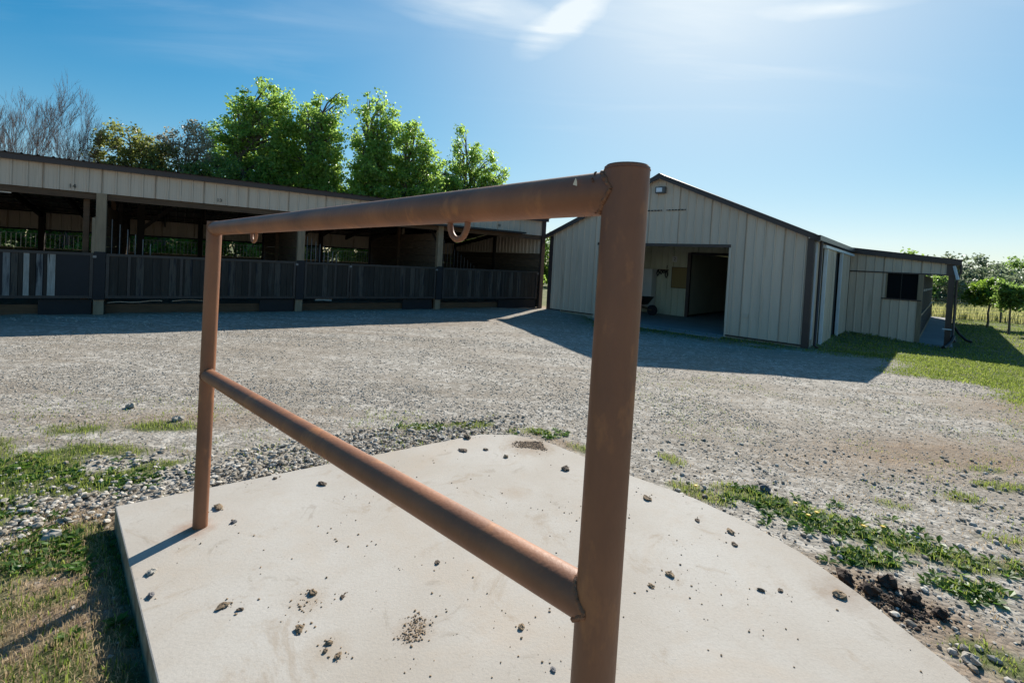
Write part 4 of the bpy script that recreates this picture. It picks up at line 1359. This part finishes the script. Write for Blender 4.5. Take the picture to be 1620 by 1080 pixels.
# rear posts, purlins, rafters and braces
for k in range(-6, 7):
    x = k * BAY / 2
    if x > SRt: continue
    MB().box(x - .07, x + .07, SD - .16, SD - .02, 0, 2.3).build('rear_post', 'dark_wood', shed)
for k in range(-12, 13):
    x = k * 1.0
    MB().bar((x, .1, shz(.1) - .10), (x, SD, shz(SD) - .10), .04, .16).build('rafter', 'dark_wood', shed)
for k in range(7):
    y = .7 + k * .95
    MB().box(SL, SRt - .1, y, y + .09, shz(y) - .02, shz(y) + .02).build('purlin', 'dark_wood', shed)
for k in range(-2, 3):
    x = k * BAY
    MB().bar((x, .12, 2.05), (x, 1.2, 2.85), .05, .10).build('brace', 'dark_wood', shed)
    MB().bar((x + .5, 3.2, 1.9), (x + 1.2, 3.2, 2.6), .06, .09).build('brace', 'dark_wood', shed)
MB().box(.44, .60, 3.15, 3.28, 0, 2.6).build('inner_post', 'dark_wood', shed)
# rear wall: siding band above, open strip with rods, boards below; closed in the last bay
rear_in = lambda s__, o_, z: (s__, SD - o_, z)
siding_wall(SL, SRt, const(1.80), const(2.36), rear_in, shed, 'siding', 'rear_sheet')
for j in range(5):
    z = .0 + j * .24
    for k in range(-3, 3):
        MB().box(k * BAY + .02, (k + 1) * BAY - .02, SD - .03, SD, z, z + .232).build('wall_board', 'partition_wood', shed)
for j in range(3):
    z = 1.2 + j * .2
    MB().box(2 * BAY, SRt, SD - .03, SD, z, z + .19).build('wall_board', 'partition_wood', shed)
MB().box(SL, 2 * BAY, SD - .06, SD + .01, 1.765, 1.81).build('rear_rail', 'dark_wood', shed)
MB().box(SL, 2 * BAY, SD - .06, SD + .01, 1.20, 1.235).build('rear_rail', 'post_wood', shed)
# rods in the open strip: one part per bay half, each rod real geometry
for k in range(-3, 2):
    for h in (0, 1):
        if h and k == 1: pass
        x0 = k * BAY + h * BAY / 2 + .08; mb = MB()
        q = x0
        while q < x0 + BAY / 2 - .12:
            mb.tube([(q, SD - .03, 1.23), (q, SD - .03, 1.66)], .006, 5, False); q += .105
        mb.tube([(x0, SD - .03, 1.66), (x0 + BAY / 2 - .15, SD - .03, 1.66)], .006, 5, False)
        mb.build('rod_grille', 'galv', shed)
# partitions between stalls, planked
for k in (-2, -1, 0, 1, 2):
    x = k * BAY
    for j in range(10):
        z = .02 + j * .235
        if z > 2.2: break
        MB().box(x - .02, x + .02, .14, SD - .05, z, z + .225).build('partition_board', 'partition_wood', shed)
    MB().box(x + .03, x + .12, 3.2, 3.32, 0, 2.7).build('inner_post', 'post_wood' if k == 2 else 'dark_wood', shed)
    MB().box(x - .12, x - .025, 3.2, 3.32, 0, 2.7).build('inner_post', 'brown_wood', shed)
# right end wall: planks below, sheets above, outer sheeting
endw_in = lambda s__, o_, z: (SRt - .06 - o_, s__, z)
siding_wall(.14, SD, const(1.95), lambda s__: shz(s__) - .05, endw_in, shed, 'siding', 'end_sheet')
for j in range(8):
    z = .02 + j * .24
    MB().box(SRt - .10, SRt - .065, .14, SD, z, z + .23).build('end_board', 'partition_wood', shed)
MB().box(SRt - .16, SRt - .10, 3.0, 3.14, 0, 2.7).build('inner_post', 'dark_wood', shed)
endw = lambda s__, o_, z: (SRt + o_, s__, z)
siding_wall(.02, SD, const(0), lambda s__: shz(s__), endw, shed)
endl = lambda s__, o_, z: (SL - o_, s__, z)
siding_wall(.02, SD, const(0), lambda s__: shz(s__), endl, shed)


# gates ---------------------------------------------------------------
def gate(x0, x1, divs, planks, z0=.335, z1=1.30):
    fr = MB(); t = .055
    fr.box(x0, x1, -.055, -.005, z1 - t, z1); fr.box(x0, x1, -.055, -.005, z0, z0 + t)
    fr.box(x0, x0 + t, -.055, -.005, z0 + t, z1 - t); fr.box(x1 - t, x1, -.055, -.005, z0 + t, z1 - t)
    for d in divs: fr.box(d - t * .45, d + t * .45, -.053, -.007, z0 + t, z1 - t)
    g_ = fr.build('gate', 'gate_steel', shed)
    MB().box(x0 + t, x1 - t, -.012, -.006, z0 + t - .012, z1 - t + .012).build('backing', 'rubber', g_)
    for (a, b_, mt) in planks:
        dz = random.uniform(-.006, .006)
        MB().box(a, b_, -.038 + random.uniform(-.004, .004), -.012, z0 + t - .01, z1 - t + .005 + dz).build('plank', mt, g_)
    for zz in (z0 + .15, z1 - .15):
        MB().box(x0 - .05, x0, -.045, -.02, zz - .03, zz + .03).build('hinge', 'gate_steel', g_)
    MB().box(x1 - .01, x1 + .05, -.06, -.04, z1 - .10, z1 - .05).build('latch', 'galv', g_)
    return g_


def run(a, b_, n_, mats=None):
    w = (b_ - a) / n_; out = []
    for i in range(n_):
        out.append((a + i * w + .004, a + (i + 1) * w - .004, (mats[i] if mats else 'gate_plank_dark')))
    return out


PD, PW, PG = 'gate_plank_dark', 'gate_plank_worn', 'gate_plank_grey'
gate(-1.62, -.10, [], [(-1.45, -1.35, 'gate_plank_mid'), (-1.335, -1.24, PG), (-1.23, -1.17, PD), (-1.16, -1.075, PW), (-1.065, -.985, PD), (-.975, -.88, 'gate_plank_mid'), (-.86, -.82, PD), (-.81, -.69, PW), (-.68, -.16, 'rubber')])
gate(-3.90, -1.66, [-2.8], run(-3.84, -1.72, 14))
gate(.11, 2.02, [.50, 1.45], run(.17, 1.96, 12, [PD, PD, PD, PG, PD, PD, PD, PG, PD, PG, PD, PD]))
gate(2.04, 3.90, [2.85], run(2.10, 3.84, 12, [PD, PD, PG, PD, PD, PD, PG, PD, PD, PG, PD, PD]))
gate(4.12, 5.28, [4.9], run(4.18, 5.22, 8, [PD, PD, PD, PG, PD, PD, PD, PD]))
gate(5.30, 7.90, [6.88], run(5.36, 7.84, 16, [PD, PG, PD, PD, PD, PD, PD, PD, PD, PG, PD, PG, PD, PG, PD, PD]))
gate(8.14, 11.85, [9.3, 10.4], run(8.20, 11.79, 22, [PD, PD, PG, PD, PD, PG, PD, PG, PD, PD, PG, PD, PG, PD, PD, PG, PD, PG, PD, PD, PD, PD]))
for x0 in (-8.0, -12.0):
    gate(x0 + .1, x0 + 3.9, [x0 + 2.0], run(x0 + .16, x0 + 3.84, 24))


# sloping guard grilles rising behind the gates beside each post
def grille(x0, x1, za, zb_, n_, y=.30):
    mb = MB()
    for i in range(n_):
        t = i / (n_ - 1); x = x0 + (x1 - x0) * t; z = za + (zb_ - za) * t
        mb.tube([(x, y, 1.22), (x, y, z)], .010, 6)
    mb.build('guard_grille', 'gate_steel' if x0 > 8 else 'galv', shed)


grille(.16, .85, 2.05, 1.55, 6); grille(4.22, 5.0, 1.98, 1.55, 8); grille(8.22, 9.45, 2.16, 1.32, 11, .12)
# kick boards / dark mats under the gates near the posts
for (x0, x1) in ((-.95, -.12), (3.1, 3.9), (6.9, 7.85), (10.3, 11.9)):
    MB().box(x0, x1, .05, .09, -.02, .30).build('kick_mat', 'rubber', shed)
for k in range(-3, 3):
    MB().box(k * BAY + .1, (k + 1) * BAY - .1, .16, .22, -.05, .19).build('sill_board', 'brown_wood', shed)
# stall numbers
text_obj('14', .125, 'number_paint', shed, (-.47, -.024, 2.665))
text_obj('13', .115, 'number_paint', shed, (2.145, -.024, 2.675))
text_obj('10', .125, 'number_paint', shed, (10.13, -.024, 2.78))
# canopy over the last bays: a long low metal shelf
MB().box(6.9, 11.05, -.34, -.03, 2.57, 2.62).build('canopy', 'gate_steel', shed)
# fluorescent tube under the header at the left
sl_ = thing('strip_light', 'white tube light hanging under the shed header at far left', 'light', tuple(Vector((SO[0], SO[1], 0)) + Vector((SF[0] * -2.1 - SB[0] * -.06, SF[1] * -2.1 - SB[1] * -.06, 2.47))), SR)
MB().box(-.72, .74, -.02, .06, -.03, .03).build('lamp_housing', 'strip_white', sl_)
MB().tube([(-.70, .02, -.04), (.72, .02, -.04)], .014, 8).build('tube', 'strip_white', sl_)
# rope on the sill below the second gate
pts = []
for i in range(30):
    t = i / 29
    pts.append((.14 + 1.75 * t, .10, .225 + .055 * math.sin(t * 1.5) + .012 * math.sin(t * 17)))
rp = thing('rope', 'pale frayed rope lying on the earth bank under the second gate', 'rope', (SO[0], SO[1], 0), SR)
MB().tube(pts[:17], .010, 6).build('rope_strand', 'rope', rp)
MB().tube(pts[19:], .009, 6).build('rope_strand', 'rope', rp)
fd_ = thing('bedding_scrap', 'small pale scrap of bedding under the third gate', 'scrap', tuple(Vector((SO[0], SO[1], 0)) + Vector((SF[0] * 4.6 - SB[0] * .05, SF[1] * 4.6 - SB[1] * .05, .22))), SR)
MB().add([(-.2, 0, .06), (.22, -.02, .05), (.26, .1, .10), (-.15, .12, .12), (0, -.03, .07)], [(0, 4, 1, 2, 3)]).build('scrap', 'rope', fd_)


# ================================================================== trees
def leaf_quads(P, size, up=.3):
    n_ = len(P)
    Rm = rand_rot(n_)
    q = np.array([(-.5, 0, 0), (0, -.42, .06), (.55, 0, 0), (0, .42, .06)])
    V = np.einsum('nij,kj->nki', Rm, q) * size[:, None, None] + P[:, None, :]
    F_ = np.arange(n_ * 4).reshape(-1, 4)
    return V.reshape(-1, 3), F_


def tubes_np(segs, sides=4):
    """segs: list of (p0, p1, r0, r1)"""
    A = np.array([s_[0] for s_ in segs]); B = np.array([s_[1] for s_ in segs]); r0 = np.array([s_[2] for s_ in segs]); r1 = np.array([s_[3] for s_ in segs])
    D = B - A; D /= np.linalg.norm(D, axis=1)[:, None] + 1e-9
    ref = np.where(np.abs(D[:, 2:3]) > .9, np.array([[1., 0, 0]]), np.array([[0, 0, 1.]]))
    U = np.cross(D, ref); U /= np.linalg.norm(U, axis=1)[:, None]; W = np.cross(D, U)
    n_ = len(segs); V = np.empty((n_, sides * 2, 3))
    for k in range(sides):
        t = 2 * np.pi * k / sides; d_ = U * math.cos(t) + W * math.sin(t)
        V[:, k] = A + d_ * r0[:, None]; V[:, sides + k] = B + d_ * r1[:, None]
    q = np.array([(k, (k + 1) % sides, sides + (k + 1) % sides, sides + k) for k in range(sides)])
    return V.reshape(-1, 3), (q[None] + (np.arange(n_) * sides * 2)[:, None, None]).reshape(-1, 4)


def limb_path(p, q, k=5, wob=.08):
    p = np.array(p, float); q = np.array(q, float); L_ = np.linalg.norm(q - p)
    pts = [p]
    for i in range(1, k + 1):
        t = i / k
        m_ = p + (q - p) * t + np.array([0, 0, L_ * .12 * math.sin(math.pi * t)])
        if i < k: m_ = m_ + rng.normal(size=3) * wob * L_ * .3
        pts.append(m_)
    return pts


def leafy_tree(name, label, cat, loc, lobes, leaf, bark, n_leaf, lsize, group=None, trunk_r=.18, clump=.42, ncl=26, base_h=None, zmin=.4):
    """lobes: (dx, dy, z, rx, ry, rz). Leaves gather in clumps spread through every lobe."""
    t = thing(name, label, cat, loc, 0, group)
    segs = []
    H = max(l_[2] + l_[5] for l_ in lobes)
    zc = np.array([0, 0, 0.]); top = np.array([lobes[0][0] * .6, lobes[0][1] * .6, H * .8])
    tp = limb_path(zc, top, 8, .05)
    for i in range(8):
        segs.append((tp[i], tp[i + 1], trunk_r * (1 - i / 9.5), trunk_r * (1 - (i + 1) / 9.5)))
    P, S = [], []
    vol = np.array([l_[3] * l_[4] * l_[5] for l_ in lobes]); vol = vol ** .8; vol /= vol.sum()
    bs = []
    for l_, w in zip(lobes, vol):
        c_ = np.array(l_[:3]); r_ = np.array(l_[3:6])
        k0 = min(7, max(1, int((c_[2] - r_[2] * .8) / H * 8)))
        root = tp[k0]
        lp = limb_path(root, c_ + [0, 0, r_[2] * .5], 5)
        rr = trunk_r * .45
        for i in range(5): bs.append((lp[i], lp[i + 1], rr * (1 - i / 6), rr * (1 - (i + 1) / 6)))
        m_ = max(6, int(ncl * len(lobes) * w))
        d_ = rng.normal(size=(m_, 3)); d_ /= np.linalg.norm(d_, axis=1)[:, None]
        rad = rng.uniform(.35, 1.0, m_) ** .6
        cc = c_ + d_ * rad[:, None] * r_
        cc = cc[cc[:, 2] > zmin]
        m_ = len(cc)
        for c2 in cc:
            j = rng.integers(1, 5); s_ = lp[j]
            mid = (s_ + c2) / 2 + rng.normal(size=3) * .1
            bs.append((s_, mid, rr * .35, rr * .2)); bs.append((mid, c2, rr * .2, .008))
        nl = int(n_leaf * w)
        ci = rng.integers(0, m_, nl)
        cs = clump * rng.uniform(.55, 1.3, m_)
        off = rng.normal(size=(nl, 3)) * np.array([.55, .55, .45]); 
        P.append(cc[ci] + off * cs[ci][:, None])
        S.append(lsize * rng.uniform(.6, 1.35, nl))
    P = np.concatenate(P); S = np.concatenate(S)
    V, F = leaf_quads(P, S)
    np_mesh('crown', V, F, leaf, t)
    V, F = tubes_np(segs, 9); np_mesh('trunk', V, F, bark, t, True)
    V, F = tubes_np(bs, 4); np_mesh('limbs', V, F, bark, t, True)
    return t


def bare_tree(label, loc, h, spread, seed, r0=.13):
    global rng
    old = rng; rng = np.random.default_rng(seed)
    t = thing('bare_tree', label, 'tree', loc, 0, 'bare trees behind the shed')
    trunk, twigs = [], []

    def grow(p, d, L_, r_, lvl):
        k = 4 if lvl < 2 else 3; r_ = r_ * .92
        q = p; dd = d
        for i in range(k):
            dd = dd + rng.normal(size=3) * (.10 if lvl else .05) + np.array([0, 0, .05]); dd = dd / np.linalg.norm(dd)
            q2 = q + dd * L_ / k
            ra = r_ * (1 - .55 * i / k); rb = r_ * (1 - .55 * (i + 1) / k)
            (trunk if lvl == 0 else twigs).append((q, q2, ra, rb))
            q = q2
            if lvl < 4:
                nb = (2 if i else (0 if lvl == 0 else 1)) if lvl else (3 if i else 0)
                for _ in range(nb):
                    a = rng.uniform(0, 2 * np.pi); side_ = np.array([math.cos(a), math.sin(a), 0])
                    nd = dd * 1.0 + side_ * spread * rng.uniform(.35, .8) + np.array([0, 0, .18]); nd /= np.linalg.norm(nd)
                    grow(q, nd, L_ * rng.uniform(.42, .62), max(rb * .5, .0045), lvl + 1)
        if lvl < 3: 
            grow(q, dd, L_ * .45, r_ * .42, lvl + 1)

    grow(np.zeros(3), np.array([0, 0, 1.]), h * .52, r0 * .62, 0)
    V, F = tubes_np(trunk, 7); np_mesh('trunk', V, F, 'bark_bare', t, True)
    V, F = tubes_np(twigs, 3); np_mesh('branches', V, F, 'bark_bare', t)
    rng = old
    return t


bare_tree('leafless tree farthest left above the shed roof', (-25.5, 24, 0), 8.4, .55, 5)
bare_tree('leafless tree with the densest dark twigs, second from the left', (-22.4, 22, 0), 8.2, .6, 9, .15)
bare_tree('low leafless tree between the two tall bare ones', (-22.2, 24.5, 0), 7.0, .65, 14)
bare_tree('leafless tree nearest the olive-leaved tree', (-20.9, 23.0, 0), 8.2, .55, 23)

G = 'leafy trees standing behind the shed'
leafy_tree('broadleaf_tree', 'olive green tree just right of the bare trees', 'tree', (-19.3, 24.5, 0),
           [(-.6, 0, 6.7, .8, .8, 1.1), (-1.2, 0, 6.0, .8, .8, 1.0), (.3, .3, 6.0, 1.0, 1.0, 1.1), (1.1, .1, 5.6, .9, .9, 1.1), (-.2, 0, 4.8, 1.7, 1.3, 1.3), (1.4, 0, 4.4, 1.2, 1.0, 1.3), (-1.7, 0, 4.2, .9, 1, 1.3), (0, 0, 3.4, 2.0, 1.2, 1.0)],
           'leaf_olive', 'bark', 19000, .12, G, .16, .36, 22)
leafy_tree('broadleaf_tree', 'tree with a pale straw-coloured top between olive and tall green trees', 'tree', (-17.0, 25.0, 0),
           [(-.1, 0, 6.9, .95, .9, 1.2), (-1.0, 0, 6.2, .8, .8, 1.0), (.75, .1, 6.1, .8, .8, 1.1), (0, 0, 5.0, 1.4, 1, 1)],
           'leaf_pale', 'bark', 6500, .10, G, .14, .30, 24)
leafy_tree('broadleaf_tree', 'dark green bushy tree low over the shed roof right of the pale-topped one', 'tree', (-14.9, 24.5, 0),
           [(-2.3, 0, 3.9, 1.4, 1.2, 1.4), (-.6, 0, 3.8, 1.6, 1.3, 1.9), (1.2, 0, 3.4, 1.5, 1.3, 1.8), (-3.8, .5, 3.4, 1.3, 1.2, 1.2), (-1.8, .3, 4.9, .9, .9, .9), (2.6, .5, 3.2, 1.2, 1.0, 1.5), (-.2, 0, 5.2, 1.1, .9, 1.0), (-3.4, 0, 4.6, 1.2, .9, .9)],
           'leaf_dark', 'bark', 17000, .13, G, .18, .36, 22)


def cottonwood(label, loc, spires, body, n_leaf, seed):
    global rng
    old = rng; rng = np.random.default_rng(seed)
    lobes = []
    for (dx, dy, zt_, r_) in spires:      # each spire: stacked lobes narrowing to the top
        z = body; rr = r_
        while z < zt_ - .5:
            h = min(1.1, zt_ - z)
            q_ = (z - body) / max(.1, zt_ - body); f_ = 1.32 - .72 * q_ ** .9
            lobes.append((dx + rng.normal() * .12, dy + rng.normal() * .2, z, rr * f_, rr * f_, h * .85))
            z += h * .85
    t = leafy_tree('cottonwood_tree', label, 'tree', loc, lobes, 'leaf_cottonwood', 'bark', n_leaf, .145, G, .20, .33, 22)
    rng = old
    return t


cottonwood('tall green cottonwood at left of the group, with the highest rounded crown', (-14.6, 27, 0),
           [(-2.2, 0, 8.8, .8), (-1.5, .3, 10.1, .8), (-.4, 0, 10.4, 1.0), (.6, .2, 11.0, 1.0), (1.5, -.3, 10.3, .9), (2.1, .2, 9.5, .8)], 3.0, 52000, 3)
cottonwood('cottonwood second in the group, its crown ending in a thin spike', (-11.2, 27, 0),
           [(-.8, 0, 10.0, .95), (.1, 0, 10.4, .85), (.85, .2, 10.8, .5), (.7, -.4, 8.9, .95), (1.5, .3, 5.6, .9)], 2.8, 34000, 4)
cottonwood('cottonwood with two narrow leafy spires right of the gap of sky', (-8.5, 28, 0),
           [(-.55, 0, 11.1, .55), (.25, 0, 10.9, .62), (.9, .3, 10.4, .75), (.1, -.5, 8.2, 1.25), (-1.2, .3, 5.6, .9)], 2.8, 33000, 6)
cottonwood('lower cottonwood with a shoulder crown, fourth in the group', (-6.3, 29, 0),
           [(-.5, 0, 9.9, .75), (.35, 0, 10.0, .75), (1.1, .2, 8.4, .9), (-.4, -.4, 7.0, 1.1)], 2.6, 27000, 7)
cottonwood('smaller cottonwood filling the gap over the top rail', (-4.9, 32, 0),
           [(-1.0, 0, 7.8, 1.0), (.4, 0, 8.2, 1.0), (1.4, .2, 7.4, .9)], 2.4, 19000, 8)
cottonwood('pointed cottonwood farthest right, beside the open sky', (-2.8, 34, 0),
           [(-1.2, 0, 10.8, .65), (-.2, 0, 10.1, .75), (.8, .2, 9.4, .8), (1.6, 0, 8.6, .7), (-2.0, 0, 8.6, .75)], 2.6, 30000, 10)

# hedgerow seen through the open back of the shed
hb = [(-20, 17.0), (-17.3, 18.6), (-14.6, 20.2), (-12.0, 21.8), (-9.4, 23.4), (-6.8, 24.9), (-4.2, 26.6), (-1.4, 28.0)]
hl = ['bush behind the first stall bay at far left', 'bush behind the shed under the bare trees', 'bush behind the shed under the olive tree', 'bush seen through the second stall bay',
      'bush seen through the open strip beside the second post', 'bush seen through the third stall bay', 'bush behind the closed last bay', 'bush behind the right end of the shed']
for i, ((x, y), lb) in enumerate(zip(hb, hl)):
    leafy_tree('bush', 'leafy green ' + lb, 'bush', (x, y, 0),
               [(0, 0, 1.5, 1.8, 1.1, 1.4), (.9, .4, 2.5, 1.3, 1.0, 1.2), (-.9, .2, 2.3, 1.3, 1.0, 1.3), (0, .3, .7, 1.9, 1.2, .7)],
               'leaf_hedge', 'bark_pale', 8500, .13, 'bushes behind the shed', .07, .34, 20, zmin=.15)
leafy_tree('bush', 'bright green tall bush in the gap between shed and barn', 'bush', (2.6, 33.5, 0),
           [(0, 0, 2.2, 1.1, 1.1, 1.4), (.4, .2, 1.1, 1.4, 1.1, 1.1), (-.3, 0, .6, 1.3, 1.1, .6), (-.9, 0, 2.6, .8, .8, 1.0)], 'leaf_hedge', 'bark', 6500, .13, 'bushes behind the shed', .08, .34, 22, zmin=.1)
leafy_tree('bush', 'dark leafy bush close behind the right corner of the shed', 'bush', (.95, 25.2, 0),
           [(-.2, 0, 1.5, .6, .6, 1.3), (-.1, 0, .6, .7, .6, .6), (-.5, .3, 2.3, .6, .6, .7)], 'leaf_cottonwood', 'bark', 4200, .12, 'bushes behind the shed', .06, .28, 18, zmin=.1)

rear = leafy_tree('bush', 'leafy green bush in the dense rear row behind the shed', 'bush', (-22.5, 19.8, 0),
                  [(0, 0, 1.6, 2.1, 1.1, 1.5), (1.0, .4, 2.4, 1.4, 1.0, 1.2), (-1.0, .2, 2.2, 1.4, 1.0, 1.3), (0, .3, .7, 2.1, 1.2, .7)],
                  'leaf_hedge', 'bark_pale', 9000, .14, 'rear row of bushes behind the shed', .07, .36, 20, zmin=.1)
for i in range(1, 9):
    c_ = copy_tree(rear); c_.location = (-22.5 + i * 2.75, 19.8 + i * 1.62, 0); c_.rotation_euler = (0, 0, i * 2.1)

# right-hand paddock: fence, tall grass, young trees
zf = lambda x, y: float(terrain(np.array([x]), np.array([y]))[0])
leafy_tree('fruit_tree', 'young forked green tree beside the lean-to corner', 'tree', (21.95, 22.1, zf(21.95, 22.1)),
           [(0, 0, 1.55, .75, .7, .55), (.6, .1, 1.75, .5, .5, .45), (-.65, 0, 1.45, .45, .5, .4), (.95, 0, 1.4, .45, .4, .4), (.2, 0, 2.05, .4, .4, .3)],
           'leaf_fruit', 'bark', 7500, .09, 'young trees in the grass', .05, .20, 20, zmin=.9)
leafy_tree('fruit_tree', 'young green tree with a single slim trunk nearer the right edge', 'tree', (20.0, 19.25, zf(20, 19.25)),
           [(0, 0, 1.45, .42, .42, .50), (-.2, .1, 1.75, .35, .35, .35), (.25, 0, 1.65, .35, .35, .4)],
           'leaf_dark', 'bark', 4200, .085, 'young trees in the grass', .045, .18, 20, zmin=.85)
for (x, y, h, lf, lb) in ((38, 40.5, 4.4, 'leaf_grey', 'greyish hedgerow tree right behind the lean-to corner'), (43, 43, 4.0, 'leaf_grey', 'greyish hedgerow tree behind the forked young tree'),
                          (49, 46, 5.2, 'leaf_dark', 'taller dark hedgerow tree in the middle distance'), (54.5, 49.5, 4.4, 'leaf_grey', 'grey green hedgerow tree between the two dark ones'),
                          (46, 40, 3.6, 'leaf_grey', 'hedgerow tree at the right edge of the photo, nearest'), (60, 52, 5.0, 'leaf_dark', 'dark hedgerow tree at far right'), (54, 43, 4.4, 'leaf_grey', 'last hedgerow tree at the right edge'),
                          (34, 38.5, 4.0, 'leaf_grey', 'hedgerow tree partly hidden by the lean-to'), (30, 37, 3.8, 'leaf_dark', 'dark hedgerow tree seen through the lean-to aisle')):
    w = h * .62
    leafy_tree('hedgerow_tree', lb, 'tree', (x, y, zf(x, y)),
               [(0, 0, h * .62, w * .7, w * .6, h * .36), (w * .6, 0, h * .45, w * .6, w * .5, h * .32), (-w * .6, 0, h * .48, w * .6, w * .5, h * .34), (0, 0, h * .25, w, w * .7, h * .24), (w * .2, 0, h * .82, w * .4, w * .4, h * .18)],
               lf, 'bark', 5200, .20, 'hedgerow trees beyond the fence', .12, .42, 20, zmin=.2)

# wire fence: line from behind the lean-to to the right
fence = thing('wire_fence', 'low wire fence on slim posts in front of the tall grass', 'fence', (0, 0, 0))
fa = np.array([20.2, 27.0]); fb_ = np.array([31.0, 23.2])
nf_ = 7
for i in range(nf_):
    p = fa + (fb_ - fa) * i / (nf_ - 1); z = zf(*p)
    MB().box(p[0] - .03, p[0] + .03, p[1] - .03, p[1] + .03, z - .1, z + 1.25).build('post', 'fence_post', fence)
for j in range(7):
    h = .12 + j * .17
    MB().tube([(fa[0], fa[1], zf(*fa) + h), (*((fa + fb_) / 2), zf(*((fa + fb_) / 2)) + h), (fb_[0], fb_[1], zf(*fb_) + h)], .006, 4).build('wire', 'fence_wire', fence)
n_ = 20000
t_ = rng.uniform(-.5, 1.5, n_); dd_ = rng.uniform(.35, 16, n_) ** 1.0
nrm = np.array([fb_[1] - fa[1], -(fb_[0] - fa[0])]); nrm = -nrm / np.linalg.norm(nrm)
px_ = fa[0] + (fb_[0] - fa[0]) * t_ + nrm[0] * dd_; py_ = fa[1] + (fb_[1] - fa[1]) * t_ + nrm[1] * dd_
u_, v_ = barn_xy(px_, py_)
k_ = ~((u_ < 10.8) & (v_ < DEP + .5))
px_, py_ = px_[k_], py_[k_]
V, F = blades(px_, py_, rng.uniform(.35, .75, len(px_)), np.full(len(px_), .05), .35)
nmat('tall_grass_mat', (.2, .2, .1))
leaf_mat('tall_grass_mat', (.13, .15, .05), (.30, .30, .13), .45, .7, .2)
tag(np_mesh('tall_grass', V, F, 'tall_grass_mat'), 'tall pale meadow grass beyond the wire fence', 'grass', kind='stuff')
